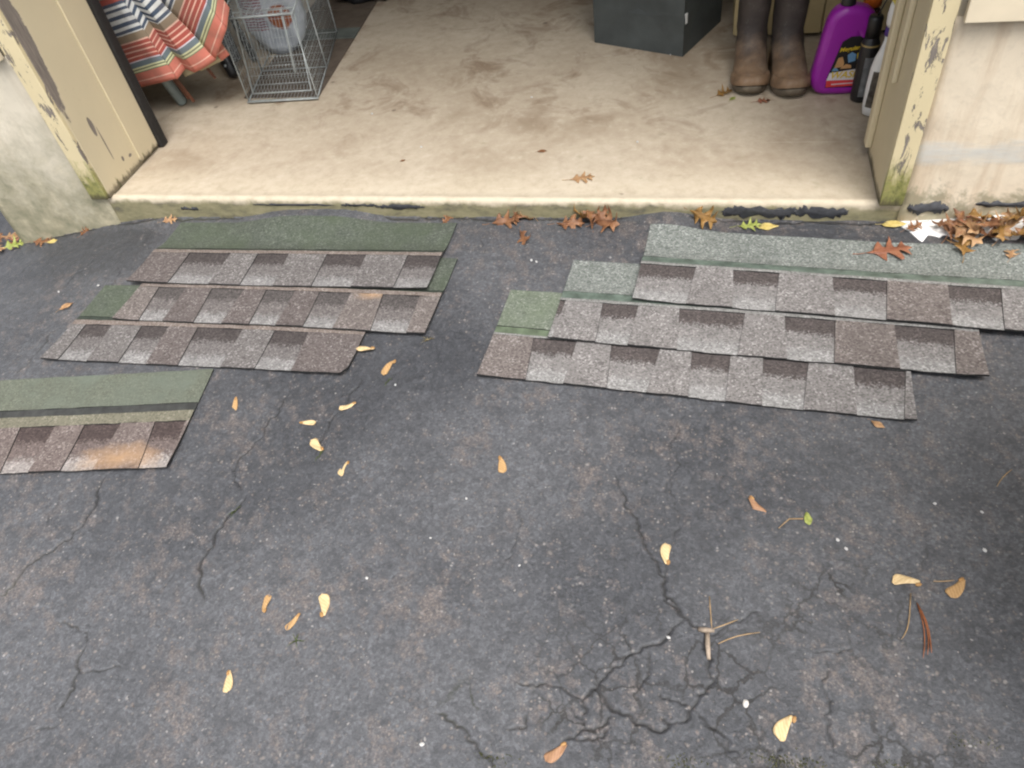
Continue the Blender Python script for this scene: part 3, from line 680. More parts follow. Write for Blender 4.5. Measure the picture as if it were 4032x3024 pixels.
GRAN['L4']['win'] = shadow_panel('rust_stained_blend', (0.062, 0.046, 0.043), (0.13, 0.103, 0.095), (0.27, 0.245, 0.23), spot=(0.81, 0.035, 0.055, RUST))
GRAN['L4']['rail'] = granules('greenish_rail_granules', (0.09, 0.085, 0.06), (0.165, 0.155, 0.115), (0.27, 0.255, 0.2))
GRAN['L2'] = dict(GRAN['L'])
GRAN['L2']['tab'] = granules('brown_grey_granules_with_rust', (0.070, 0.058, 0.053), (0.160, 0.138, 0.128), (0.33, 0.30, 0.28), spot=(0.79, 0.155, 0.030, RUST))
GRAN['L2']['win'] = shadow_panel('weak_shadow_blend', (0.080, 0.071, 0.068), (0.140, 0.126, 0.121), (0.232, 0.225, 0.219))

def sheet(name, u0a, u1a, u0b, u1b, v0, v1, t0, t1, mat, parent, place, vrag=0.0, seed=0, mats=None):
    """slab of shingle: bottom edge u0b..u1b at v0, top edge u0a..u1a at v1, faces at heights t0..t1; place maps (u,v,t) to local xyz"""
    rr = random.Random(seed)
    nu = max(2, int(max(u1a - u0a, u1b - u0b) / 0.03) + 1); nv = max(2, int((v1 - v0) / 0.03) + 1)
    bm = bmesh.new(); uvl = bm.loops.layers.uv.new('UVMap')
    top, bot, uvs = [], [], {}
    for i in range(nu + 1):
        rt, rb = [], []
        for j in range(nv + 1):
            s, q = i / nu, j / nv
            u = (u0b + (u1b - u0b) * s) * (1 - q) + (u0a + (u1a - u0a) * s) * q
            v = v0 + (v1 - v0) * q
            if vrag and j in (0, nv): v += rr.uniform(-vrag, vrag)
            a = bm.verts.new(place(u, v, t1)); b_ = bm.verts.new(place(u, v, t0))
            uvs[a] = uvs[b_] = (s, q)
            rt.append(a); rb.append(b_)
        top.append(rt); bot.append(rb)
    for i in range(nu):
        for j in range(nv):
            bm.faces.new((top[i][j], top[i + 1][j], top[i + 1][j + 1], top[i][j + 1]))
            bm.faces.new((bot[i][j], bot[i][j + 1], bot[i + 1][j + 1], bot[i + 1][j]))
    for i in range(nu):
        bm.faces.new((bot[i][0], bot[i + 1][0], top[i + 1][0], top[i][0]))
        bm.faces.new((bot[i + 1][nv], bot[i][nv], top[i][nv], top[i + 1][nv]))
    for j in range(nv):
        bm.faces.new((bot[0][j + 1], bot[0][j], top[0][j], top[0][j + 1]))
        bm.faces.new((bot[nu][j], bot[nu][j + 1], top[nu][j + 1], top[nu][j]))
    for f in bm.faces:
        for l in f.loops: l[uvl].uv = uvs[l.vert]
    bm.normal_update()
    for f in bm.faces:
        if abs(f.normal.z) < 0.5: f.material_index = 1      # cut edges show the black asphalt core
    return bmobj(name, bm, [mat, M_CORE], parent, False)

M_CORE = simple('asphalt_core', (0.022, 0.022, 0.022), 0.8, 0.3, 0.3, 90)
def shingle(label, bl, ang, L, wins, pal, lift, seal, tab_alt=(), bow=0.0, seed=1, rail=(0.152, 0.166), corner=0.0):
    a = math.radians(ang)
    g = GRAN[pal]
    z0 = G(*bl)
    root = empty('roof_shingle', (bl[0], bl[1], z0), a, label, 'shingle', 'asphalt roof shingles laid out on the driveway')
    ca, sa = math.cos(a), math.sin(a)
    rr = random.Random(seed)
    ph = rr.uniform(0, 6)
    def place(u, v, t):
        vv = v + bow * math.sin(math.pi * u / L) 
        if corner and v < corner and u > L - corner:          # worn round corner
            u = L - corner + (u - (L - corner)) * math.sqrt(max(0.0, 1 - ((corner - v) / corner) ** 2))
        x = bl[0] + ca * u - sa * vv; y = bl[1] + sa * u + ca * vv
        up = lift * (1 - float(sst(0.15, 0.235, v)))
        curl = 0.0045 * max(0, 1 - min(u, L - u) / 0.10) ** 2 * max(0, 1 - v / 0.10) + (0.0022 + 0.0018 * math.sin(u * 7 + ph)) * max(0, 1 - v / 0.09) ** 2
        return (u, vv, G(x, y) - z0 + 0.0024 + up + curl + t)
    H = 0.337
    s0, s1 = seal
    d = 0.0006
    sheet('headlap', 0, L, 0, L, s1, H, 0, 0.0030, g['head'], root, place, 0.0012, seed)
    sheet('sealant_strip', 0, L, 0, L, s0, s1 - 0.003, 0, 0.0038, g['seal'], root, place, 0.0012, seed + 1)
    sheet('backing_rail', 0, L, 0, L, rail[0], s0 - d, 0, 0.0058, g['rail'], root, place, 0.0012, seed + 2)
    # recessed panels and the raised tabs between them
    cur_t, cur_b = 0.0, 0.0
    ends = []
    for k, (t0, t1, b0, b1) in enumerate(wins):
        t0, t1, b0, b1 = [min(max(q, 0.0), L) for q in (t0, t1, b0, b1)]
        sheet('shadow_panel', t0 + 0.0004, t1 - 0.0004, b0 + 0.0004, b1 - 0.0004, 0.0, rail[0] - d, 0, 0.0033, g['win'], root, place, 0.0014, seed + 10 + k)
        if t0 - cur_t > 0.004 or b0 - cur_b > 0.004:
            ends.append((cur_t, t0, cur_b, b0))
        cur_t, cur_b = t1, b1
    if L - cur_t > 0.004 or L - cur_b > 0.004:
        ends.append((cur_t, L, cur_b, L))
    for k, (t0, t1, b0, b1) in enumerate(ends):
        sheet('tab', t0, t1, b0, b1, 0.0, rail[0] - d, 0, 0.0060, g['tab2' if k in tab_alt else 'tab'], root, place, 0.0014, seed + 40 + k)
    return root

shingle('mossy headed brown shingle nearest the slab, topmost of the left hand set', (-1.720, 1.582), 0.0, 0.991,
        [(0.140, 0.290, 0.144, 0.287), (0.386, 0.494, 0.393, 0.504), (0.622, 0.753, 0.630, 0.756), (0.886, 0.990, 0.888, 0.991)], 'L', 0.0130, (0.170, 0.184), (0,), 0.0, 3)
shingle('faded brown shingle with a small rust mark, middle one of the left hand set', (-1.676, 1.419), -0.82, 0.989,
        [(0.070, 0.168, 0.088, 0.169), (0.256, 0.367, 0.274, 0.366), (0.440, 0.537, 0.456, 0.540), (0.615, 0.716, 0.626, 0.717), (0.815, 0.928, 0.830, 0.935)], 'L2', 0.0066, (0.170, 0.184), (1, 2, 3), 0.004, 5)
shingle('brown shingle with a rounded corner, lowest of the left hand set of three', (-1.813, 1.246), 0.03, 0.950,
        [(0.050, 0.141, 0.057, 0.152), (0.243, 0.334, 0.256, 0.345), (0.430, 0.577, 0.446, 0.580), (0.678, 0.783, 0.684, 0.794)], 'L', 0.0, (0.172, 0.190), (2, 4), 0.006, 7, corner=0.016)
_a4 = math.radians(7.57)
shingle('rust stained shingle with worn green headlap, lying alone at the left edge', (-1.662 - 0.5 * math.cos(_a4), 0.852 - 0.5 * math.sin(_a4)), 7.57, 0.958,
        [(0.06, 0.16, 0.07, 0.15), (0.27, 0.37, 0.28, 0.36), (0.477, 0.580, 0.505, 0.584), (0.664, 0.768, 0.672, 0.760), (0.862, 0.948, 0.882, 0.958)], 'L4', 0.0, (0.188, 0.217), (), 0.0, 9)
shingle('grey green headed shingle nearest the wall, topmost of the right hand set', (-0.153, 1.566), -4.26, 1.0,
        [(-0.007, 0.151, 0.002, 0.142), (0.249, 0.367, 0.258, 0.363), (0.499, 0.630, 0.505, 0.622), (0.770, 0.889, 0.766, 0.877)], 'R', 0.0135, (0.164, 0.199), (2,), 0.0, 11)
shingle('grey brown shingle between two others, middle one of the right hand set', (-0.354, 1.407), -3.34, 1.016,
        [(-0.008, 0.016, 0.0, 0.012), (0.117, 0.212, 0.124, 0.206), (0.318, 0.483, 0.328, 0.473), (0.578, 0.698, 0.587, 0.692), (0.832, 0.963, 0.834, 0.950)], 'R', 0.0066, (0.164, 0.199), (3, 4), 0.003, 13)
shingle('pale grey shingle with mossy headlap, lowest of the right hand set', (-0.512, 1.270), -3.40, 1.008,
        [(0.110, 0.225, 0.126, 0.221), (0.314, 0.437, 0.328, 0.423), (0.514, 0.607, 0.520, 0.605), (0.682, 0.786, 0.686, 0.775), (0.885, 0.998, 0.888, 0.983)], 'RM', 0.0, (0.160, 0.188), (0,), 0.0, 15)

# ================================================================== THINGS IN THE GARAGE
FZ = 0.045
M_BLACK = simple('black_plastic', (0.014, 0.014, 0.015), 0.38, 0.5, 0.2, 40, bump=0.05)
M_WHITEP = simple('white_plastic', (0.74, 0.74, 0.72), 0.4, 0.45, 0.04, 20, bump=0.03)
M_PURPLE = simple('purple_plastic', (0.27, 0.016, 0.30), 0.28, 0.5, 0.10, 8, bump=0.02)
M_WIRE = simple('galvanised_wire', (0.34, 0.365, 0.36), 0.5, 0.5, 0.2, 50, metal=0.2)

# ---- floor mat of flattened panels
M_MAT1 = simple('brown_grey_mat', (0.120, 0.095, 0.074), 0.9, 0.2, 0.22, 14)
M_MAT2 = simple('teal_grey_mat', (0.115, 0.128, 0.115), 0.9, 0.2, 0.25, 14)
mat_root = empty('floor_mat', (-1.66, 2.66, FZ), 0, 'flat brown grey mat in hinged panels lying under the wire trap', 'mat')
for k, (y0, y1, m, t) in enumerate(((2.665, 2.829, M_MAT1, .004), (2.833, 3.188, M_MAT1, .005), (3.194, 3.30, M_MAT2, .007), (3.302, 3.515, M_MAT1, .005), (3.519, 3.9, M_MAT1, .007))):
    sk = -0.085 * ((y0 + y1) / 2 - 2.66)
    bm = bmesh.new()
    xl, xr0, xr1 = -1.80, -1.472 - 0.085 * (y0 - 2.66) * 0.8, -1.472 - 0.085 * (y1 - 2.66) * 0.8
    box(bm, 0, 1, y0, y1, FZ + 0.0008, FZ + t, 0.0)
    for v in bm.verts:
        xr = xr0 if v.co.y < (y0 + y1) / 2 else xr1
        v.co.x = (xl + 0.14 * (v.co.y - 2.66) * -0.5) if v.co.x < 0.5 else xr
        v.co -= Vector((-1.66, 2.66, FZ))
    bmobj('panel', bm, m, mat_root)

# ---- wire live trap
def build_trap():
    ang = math.atan2(0.020, 0.289)
    root = empty('wire_animal_trap', (-1.756, 2.622, FZ + 0.006), ang, 'galvanised wire cage trap standing on the mat beside the striped umbrella', 'cage trap')
    W, H, L = 0.290, 0.318, 0.62
    lean = -0.03
    def P(x, y, z): return (x - 0.165 * y, y, z)            # the cage stands a little skew to its front
    def part(name, segs, r, n=6):
        bm = bmesh.new()
        for s in segs: tube(bm, [P(*p) for p in s], r, n)
        return bmobj(name, bm, M_WIRE, root, True)
    fr = 0.0036
    part('front_frame', [[(0, 0, fr), (W, 0, fr), (W, 0, H), (0, 0, H), (0, 0, fr)]], fr)
    part('back_frame', [[(0, L, fr), (W, L, fr), (W, L, H), (0, L, H), (0, L, fr)]], fr)
    part('middle_frame', [[(0, .27, fr), (W, .27, fr), (W, .27, H), (0, .27, H), (0, .27, fr)]], 0.0036)
    for (x, z) in ((0, fr), (W, fr), (W, H), (0, H)):
        part('long_rail', [[(x, 0, z), (x, L, z)]], 0.0032)
    w = 0.0008
    def mesh_side(name, fa, na, nb):
        segs = [[fa(i / na, 0), fa(i / na, 1)] for i in range(1, na)] + [[fa(0, j / nb), fa(1, j / nb)] for j in range(1, nb)]
        return part(name, segs, w, 5)
    mesh_side('floor_mesh', lambda a, b: (W * a, L * b, fr), 20, 9)
    mesh_side('roof_mesh', lambda a, b: (W * a, L * b, H), 11, 24)
    mesh_side('side_mesh', lambda a, b: (0, L * a, fr + (H - fr) * b), 24, 9)
    mesh_side('side_mesh', lambda a, b: (W, L * a, fr + (H - fr) * b), 24, 9)
    # sloping door held just inside the front
    d0, d1 = (0.030, 0.02), (0.028, 0.125)
    def D(a, b): return (0.022 + (W - 0.044) * a, d0[1] + (d1[1] - d0[1]) * b, 0.024 + (H - 0.046) * b)
    part('door_frame', [[D(0, 0), D(1, 0), D(1, 1), D(0, 1), D(0, 0)]], 0.0040)
    part('door_mesh', [[D(i / 18, 0), D(i / 18, 1)] for i in range(1, 18)] + [[D(0, j / 9), D(1, j / 9)] for j in range(1, 9)], w, 5)
    part('door_brace', [[D(0.80, 0.22), D(0.80, 1.0)]], 0.0040)
    part('lock_rod', [[(-0.008, -0.006, H + 0.004), (W * 1.0, -0.006, H + 0.006)]], 0.0034)
    part('base_rod', [[(-0.004, -0.008, 0.004), (W + 0.004, -0.008, 0.004)]], 0.0036)
    return root
trap = build_trap()

# ---- furled striped patio umbrella leaning in the corner
def stripe_material():
    b = NB('striped_canvas', 0.85, 0.2)
    sal, pink, grn, yel, sl, lav, red, tau, wh, blu = (0.58, 0.19, 0.14), (0.78, 0.48, 0.38), (0.20, 0.22, 0.13), (0.66, 0.66, 0.40), (0.15, 0.19, 0.21), (0.66, 0.60, 0.66), (0.40, 0.095, 0.075), (0.27, 0.21, 0.145), (0.68, 0.69, 0.67), (0.075, 0.10, 0.145)
    st = [(0, sal), (.022, pink), (.0255, sal), (.056, grn), (.060, yel), (.0655, grn), (.071, yel), (.0765, sl), (.097, lav), (.101, red), (.113, pink), (.1175, red), (.132, pink), (.1365, red), (.150, pink), (.1545, red), (.167, pink), (.172, tau), (.199, wh), (.203, blu), (.214, wh), (.226, blu), (.240, wh), (.254, blu), (.266, wh), (.280, blu), (.290, wh), (.300, blu), (.312, red), (.330, tau)]
    y = b.sep(b.uv())[1]
    f = b.math('FRACT', b.math('DIVIDE', y, 0.36))
    col = b.ramp(f, [(p / 0.36, c) for p, c in st], 'CONSTANT')
    col = b.mix(b.ramp(b.noise(18, 4), [(0.35, 0.3), (0.6, 0.0)]), col, (0.16, 0.12, 0.10))
    b.color(col); b.bump(b.noise(420, 2), 0.2, 0.0006)
    return b.m
def build_umbrella():
    O = Vector((-2.055, 2.628, FZ)); A = Vector((-0.15555, -0.175, 0.9722)).normalized()
    N = Vector((0.02765, -0.98457, -0.1728)).normalized(); Lx = A.cross(N).normalized() if A.cross(N).x > 0 else N.cross(A).normalized()
    root = empty('patio_umbrella', O, 0, 'furled patio umbrella in salmon, blue and white stripes leaning behind the left jamb', 'umbrella')
    M_CANV = stripe_material(); M_BACK = simple('canvas_underside', (0.42, 0.36, 0.24), 0.9, 0.2, 0.12, 30)
    M_POLE = simple('grey_green_pole', (0.24, 0.29, 0.29), 0.35, 0.5, 0.12, 20); M_WOOD = simple('reddish_wood', (0.12, 0.042, 0.020), 0.5, 0.4, 0.3, 40)
    def W(a, s, d): return Lx * a + A * s + N * d
    # folds: (a,s,d) at the hem and lateral place higher up; stripes run parallel to each hem
    F = [ # hem left, hem right, top left (a,d), top right (a,d)
        ((-0.30, 0.150, 0.00), (-0.22, 0.142, 0.070), (-0.20, 0.0), (-0.13, 0.070)),
        ((-0.22, 0.142, 0.070), (0.141, 0.168, 0.100), (-0.13, 0.070), (0.160, 0.096)),
        ((0.141, 0.163, 0.100), (0.177, 0.178, 0.068), (0.160, 0.096), (0.166, 0.068)),
        ((0.177, 0.176, 0.068), (0.221, 0.168, 0.092), (0.166, 0.068), (0.214, 0.090)),
        ((0.221, 0.168, 0.092), (0.323, 0.184, 0.064), (0.214, 0.090), (0.250, 0.062)),
        ((0.323, 0.187, 0.064), (0.452, 0.290, 0.074), (0.250, 0.062), (0.400, 0.070)),
        ((0.452, 0.290, 0.074), (0.470, 0.330, 0.020), (0.400, 0.070), (0.420, 0.020)),
        ((0.225, 0.150, 0.060), (0.335, 0.166, 0.045), (0.20, 0.035), (0.30, 0.03)),
        ((0.330, 0.168, 0.050), (0.372, 0.180, 0.040), (0.27, 0.035), (0.33, 0.03)),
        ((0.140, 0.140, 0.050), (0.250, 0.146, 0.030), (0.13, 0.035), (0.20, 0.02)),
    ]
    bm = bmesh.new(); uvl = bm.loops.layers.uv.new('UVMap')
    S_TOP = 1.55
    for k, (h0, h1, t0, t1) in enumerate(F):
        nu, nv = 6, 26
        front, back = [], []
        for i in range(nu + 1):
            c = i / nu
            ah, sh, dh = [h0[q] * (1 - c) + h1[q] * c for q in range(3)]
            if k in (4, 5): dh += 0.010 * math.sin(math.pi * c) 
            at, dt = [t0[q] * (1 - c) + t1[q] * c for q in range(2)]
            colf, colb = [], []
            for j in range(nv + 1):
                q = (j / nv) ** 1.4
                s = sh + (S_TOP - sh) * q
                # hem spread, then nearly straight, then drawn in to the tie
                r = min(1, (s - sh) / 0.33)
                a = ah * (1 - r) + at * r; d = dh * (1 - r) + dt * r
                if s > 0.5:
                    g = min(1, (s - 0.5) / 0.9); a = a * (1 - 0.8 * g) + 0.03 * g; d = d * (1 - 0.55 * g)
                d += 0.003 * math.sin(s * 37 + a * 20)
                p = W(a, s, d)
                vf = bm.verts.new(p); vb = bm.verts.new(p - N * 0.003)
                colf.append((vf, (c, s - sh))); colb.append((vb, (c, s - sh)))
            front.append(colf); back.append(colb)
        def face(vs, mi):
            f = bm.faces.new([v for v, _ in vs]); f.material_index = mi; f.smooth = True
            for l, (_, uv) in zip(f.loops, vs): l[uvl].uv = uv
        for i in range(nu):
            for j in range(nv):
                face((front[i][j], front[i + 1][j], front[i + 1][j + 1], front[i][j + 1]), 1 if k in (7, 9) else 0)
                face((back[i][j], back[i][j + 1], back[i + 1][j + 1], back[i + 1][j]), 1)
            face((back[i][0], back[i + 1][0], front[i + 1][0], front[i][0]), 1)
        for j in range(nv):
            face((back[0][j + 1], back[0][j], front[0][j], front[0][j + 1]), 0)
            face((back[nu][j], back[nu][j + 1], front[nu][j + 1], front[nu][j]), 1)
    me = bpy.data.meshes.new('canopy'); bm.to_mesh(me); bm.free()
    obj('canopy', me, [M_CANV, M_BACK], root)
    bm = bmesh.new(); tube(bm, [W(0, 0.006, 0), W(0, 0.012, 0), W(0, 1.7, 0)], [0.014, 0.021, 0.021], 16); bmobj('pole', bm, M_POLE, root, True)
    for (a, d, s0, ln) in ((0.052, 0.015, 0.030, 1.35), (0.078, 0.030, 0.022, 1.35), (0.205, -0.01, 0.075, 1.25)):
        bm = bmesh.new()
        tube(bm, [W(a, s0, d), W(a * 0.5, s0 + ln, d * 0.5)], 0.0085, 4)
        bmobj('rib', bm, M_WOOD, root)
    bm = bmesh.new(); lathe(bm, [(0.008, 0), (0.026, 0.01), (0.026, 0.05), (0.02, 0.06)], 16)
    o = bmobj('finial', bm, M_WOOD, root, True); o.location = W(0, 1.69, 0)
    return root
umbrella = build_umbrella()

# ---- behind the trap: pale printed sack, black pole, dark netting, black handle, dark bundle
def sack_material():
    b = NB('printed_sack', 0.6, 0.35)
    xyz = b.sep()
    col = b.ramp(b.noise(20, 5), [(0.3, (0.30, 0.33, 0.37)), (0.7, (0.46, 0.49, 0.53))])
    d = b.t.nodes.new('ShaderNodeVectorMath'); d.operation = 'DISTANCE'
    b.link(b.map((1, 0, 1.0)), d.inputs[0]); d.inputs[1].default_value = (0.045, 0, 0.155)
    blob = b.ramp(b.math('ADD', d.outputs['Value'], b.math('MULTIPLY', b.noise(25, 4), 0.03)), [(0.062, 1.0), (0.068, 0.0)])
    col = b.mix(blob, col, b.ramp(b.noise(40, 3), [(0.4, (0.30, 0.10, 0.035)), (0.6, (0.20, 0.055, 0.045))]))
    wv = b.t.nodes.new('ShaderNodeTexWave'); wv.inputs['Scale'].default_value = 28; wv.inputs['Distortion'].default_value = 4; wv.bands_direction = 'Z'
    b.link(b.co, wv.inputs['Vector'])
    lf = b.math('MULTIPLY', b.math('LESS_THAN', xyz[0], -0.02), b.math('GREATER_THAN', xyz[2], 0.10))
    col = b.mix(b.math('MULTIPLY', lf, b.math('GREATER_THAN', wv.outputs['Fac'], 0.62)), col, (0.22, 0.07, 0.09))
    b.color(col); b.bump(b.noise(30, 4), 0.6, 0.006)
    return b.m
def build_sack():
    root = empty('printed_sack', (-1.80, 3.10, FZ + 0.0065), math.radians(6), 'pale blue white sack with a rusty brown print behind the wire trap', 'sack')
    bm = bmesh.new()
    rows = []
    for j in range(14):
        q = j / 13
        z = 0.42 * q
        hw = 0.135 * (1 - 0.50 * (1 - min(1, q / 0.30)) ** 2.2) ; dp = 0.055 * (0.75 + 0.25 * math.sin(math.pi * q))
        row = []
        for i in range(28):
            a = 2 * math.pi * i / 28
            c, s = math.cos(a), math.sin(a)
            x = hw * math.copysign(abs(c) ** 0.7, c); y = dp * math.copysign(abs(s) ** 0.8, s)
            row.append(bm.verts.new((x + 0.004 * math.sin(z * 60 + a * 3), y + 0.006 * math.sin(a * 5 + z * 40), z + 0.012 * (abs(c) ** 3) * (1 - q))))
        rows.append(row)
    for r0, r1 in zip(rows, rows[1:]):
        for i in range(28): bm.faces.new((r0[i], r0[(i + 1) % 28], r1[(i + 1) % 28], r1[i]))
    bm.faces.new(rows[0][::-1]); bm.faces.new(rows[-1])
    bmobj('bag', bm, sack_material(), root, True)
    bm = bmesh.new(); box(bm, -0.155, 0.155, -0.006, 0.006, 0.419, 0.45, 0.002); bmobj('sewn_seam', bm, M_WHITEP, root)
    return root
build_sack()
bm = bmesh.new(); p0, p1 = Vector((-1.895, 2.985, FZ + 0.012)), Vector((-2.10, 3.05, 0.95))
tube(bm, [p0, p0.lerp(p1, 0.02), p1], [0.011, 0.014, 0.014], 12)
o = bmobj('black_pole', bm, M_BLACK, None, True); tag(o, 'thin black pole leaning between the umbrella and the pale sack', 'pole')
bm = bmesh.new(); tube(bm, [p0.lerp(p1, 0.35), p0.lerp(p1, 0.355), p0.lerp(p1, 0.5)], [0.0145, 0.017, 0.017], 12)
bmobj('grip', bm, M_RUBBER, o, True)

M_NET = NB('dark_netting', 0.7, 0.3)
_v = M_NET.voro(95, 'DISTANCE_TO_EDGE', co=M_NET.map((1, 1, 2.2)))
M_NET.color(M_NET.ramp(_v.outputs['Distance'], [(0.05, (0.24, 0.26, 0.27)), (0.13, (0.016, 0.018, 0.02))])); M_NET.bump(_v.outputs['Distance'], 0.4, 0.003)
M_NET = M_NET.m
bm = bmesh.new()
pts = [Vector((-1.952, 2.935, FZ + 0.032)), Vector((-1.985, 2.96, 0.16)), Vector((-2.03, 2.99, 0.30)), Vector((-2.09, 3.02, 0.45)), Vector((-2.12, 3.04, 0.52))]
tube(bm, pts, [0.026, 0.040, 0.044, 0.036, 0.018], 14)
for v in bm.verts: v.co += Vector((0.004 * math.sin(v.co.z * 70), 0.005 * math.sin(v.co.z * 55 + v.co.x * 80), 0))
o = bmobj('netting_bundle', bm, M_NET, None, True); tag(o, 'rolled black netting with pale mesh beside the pale sack', 'netting')
bm = bmesh.new(); tube(bm, [pts[2] + Vector((-.046, 0, 0)), pts[2] + Vector((0, -.047, .004)), pts[2] + Vector((.046, 0, 0)), pts[2] + Vector((0, .047, -.004)), pts[2] + Vector((-.046, 0, 0))], 0.004, 6)
bmobj('tie_cord', bm, M_BLACK, o, True)

hd = empty('tool_handle', (-1.915, 2.835, FZ), 0, 'black rounded tool handle foot just right of the umbrella hem', 'handle')
bm = bmesh.new(); tube(bm, [(0.0, 0, 0.014), (-0.004, 0.004, 0.020), (-0.035, 0.03, 0.075), (-0.085, 0.07, 0.16), (-0.22, 0.20, 0.48)], [0.012, 0.024, 0.026, 0.022, 0.016], 14)
bmobj('grip', bm, M_BLACK, hd, True)
bm = bmesh.new(); tube(bm, [(-0.022, -0.006, 0.062), (-0.026, -0.010, 0.066)], 0.006, 10); bmobj('glint_dot', bm, M_WIRE, hd, True)  # pale dot painted in for the glint on the black handle

bm = bmesh.new()
bmesh.ops.create_icosphere(bm, subdivisions=3, radius=1.0)
for v in bm.verts:
    n_ = 1 + 0.16 * math.sin(v.co.x * 7 + v.co.y * 5) * math.sin(v.co.z * 6) + 0.08 * math.sin(v.co.y * 13 + v.co.z * 9)
    v.co = Vector((v.co.x * 0.16 * n_, v.co.y * 0.13 * n_, max(-0.085, v.co.z * 0.12 * n_)))
o = bmobj('dark_bundle', bm, simple('dark_cloth', (0.030, 0.030, 0.032), 0.9, 0.2, 0.5, 25), None, True)
o.location = (-1.60, 3.66, FZ + 0.0075 + 0.085)
tag(o, 'dark crumpled bundle at the far end of the mat', 'bundle')
bm = bmesh.new(); tube(bm, [(-0.05, -0.12, -0.05), (0.0, -0.145, 0.02), (0.05, -0.11, 0.10)], 0.006, 6); bmobj('strap', bm, M_BLACK, o, True)

# ---- black paper gift bag
def build_bag():
    bl, br = Vector((-0.433, 3.063, 0)), Vector((-0.084, 2.909, 0))
    u = (br - bl); W = u.length; ang = math.atan2(u.y, u.x)
    D_, H = 0.33, 0.44
    root = empty('paper_bag', (bl.x, bl.y, FZ + 0.001), ang, 'dark grey paper carrier bag standing on the garage floor', 'bag')
    b = NB('black_paper', 0.58, 0.4)
    nz = b.noise(9, 6, 0.6)
    b.color(b.ramp(nz, [(0.3, (0.040, 0.046, 0.046)), (0.7, (0.068, 0.078, 0.077))])); b.bump(b.noise(14, 5, 0.6, dist=1.0), 0.35, 0.006)
    MP = b.m
    def panel(name, pts, faces):
        bm = bmesh.new(); vs = [bm.verts.new(p) for p in pts]
        for f in faces: bm.faces.new([vs[i] for i in f])
        bmesh.ops.recalc_face_normals(bm, faces=bm.faces)
        bmesh.ops.solidify(bm, geom=bm.faces[:], thickness=0.0008)
        return bmobj(name, bm, MP, root)
    g = D_ / 2; c = 0.013
    # front with the turned-up gusset creases from both bottom corners
    panel('front_panel', [(0, 0, 0), (W, 0, 0), (W * .62, c * 0.6, 0.13), (W * .38, c * 0.6, 0.13), (0, 0, 0.15), (W, 0, 0.15), (0, 0.004, H), (W, 0.004, H), (W / 2, c * 1.6, H), (W / 2, c, .15)],
          [(0, 1, 2, 3), (0, 3, 4), (1, 5, 2), (4, 3, 9, 8, 6), (3, 2, 9), (2, 5, 7, 8, 9)])
    panel('back_panel', [(0, D_, 0), (W, D_, 0), (W, D_ - 0.004, H), (0, D_ - 0.004, H)], [(0, 1, 2, 3)])
    # gusseted sides, folded inwards towards the top
    for sx, s in ((W, -1), (0, 1)):
        panel('side_gusset', [(sx, 0.0012, 0), (sx, D_ - 0.0012, 0), (sx, 0.0012, 0.13), (sx, D_ - 0.0012, 0.13), (sx + s * 0.012, g, 0.15), (sx, 0.005, H), (sx, D_ - 0.005, H), (sx + s * 0.05, g, H), (sx, g, 0.0)],
              [(0, 8, 4), (8, 1, 4), (0, 4, 2), (1, 3, 4), (2, 4, 7, 5), (4, 3, 6, 7)])
    panel('bottom', [(0.002, 0.002, 0.0012), (W - 0.002, 0.002, 0.0012), (W - 0.002, D_ - 0.002, 0.0012), (0.002, D_ - 0.002, 0.0012)], [(0, 1, 2, 3)])
    bm = bmesh.new(); box(bm, W - 0.003, W + 0.0018, 0.012, 0.026, 0.115, 0.15, 0.0); bmobj('white_sticker', bm, M_WHITEP, root)
    for y in (0.012, D_ - 0.012):
        bm = bmesh.new(); tube(bm, [(W * .33, y, H - .04), (W * .33, y, H + .06), (W * .5, y, H + .12), (W * .67, y, H + .06), (W * .67, y, H - .04)], 0.003, 6)
        bmobj('cord_handle', bm, M_BLACK, root, True)
build_bag()

# ---- cream cabinet behind the boots
cab = empty('cream_cabinet', (0.30, 3.22, FZ), 0, 'cream painted cabinet standing behind the rubber boots', 'cabinet')
M_CAB = simple('cream_cabinet_paint', (0.50, 0.40, 0.215), 0.5, 0.4, 0.10, 7)
for nm, d in (('body', (-0.205, 0.42, -0.165, 0.2, 0.012, 0.9)), ('door', (-0.198, 0.105, -0.190, -0.1665, 0.018, 0.89)), ('door', (0.110, 0.414, -0.190, -0.1665, 0.018, 0.89)), ('plinth', (-0.19, 0.40, -0.15, 0.19, 0.0, 0.0115))):
    bm = bmesh.new(); box(bm, *d, bev=0.003); bmobj(nm, bm, M_CAB if nm != 'plinth' else M_BLACK, cab)

# ---- muddy rubber boots
def boot_material():
    b = NB('muddy_rubber', 0.62, 0.4)
    xyz = b.sep()
    mud = b.ramp(b.noise(9, 7, 0.65), [(0.3, (0.110, 0.070, 0.042)), (0.48, (0.215, 0.135, 0.078)), (0.60, (0.25, 0.175, 0.115)), (0.72, (0.31, 0.235, 0.165))])
    rub = b.ramp(b.noise(12, 6, 0.6), [(0.3, (0.016, 0.013, 0.013)), (0.75, (0.060, 0.048, 0.043))])
    h = b.math('ADD', xyz[2], b.math('MULTIPLY', b.math('SUBTRACT', b.noise(7, 7, 0.7), 0.5), 0.26))
    col = b.mix(b.ramp(h, [(0.06, 0.95), (0.155, 0.02)]), rub, mud)
    col = b.mix(b.ramp(b.noise(60, 4, 0.7), [(0.58, 0.0), (0.72, 0.4)]), col, (0.10, 0.10, 0.085))
    b.color(col); b.bump(b.noise(22, 6), 0.35, 0.004)
    return b.m
M_BOOT = boot_material(); M_SOLE = simple('boot_sole', (0.14, 0.115, 0.085), 0.75, 0.3, 0.4, 30)
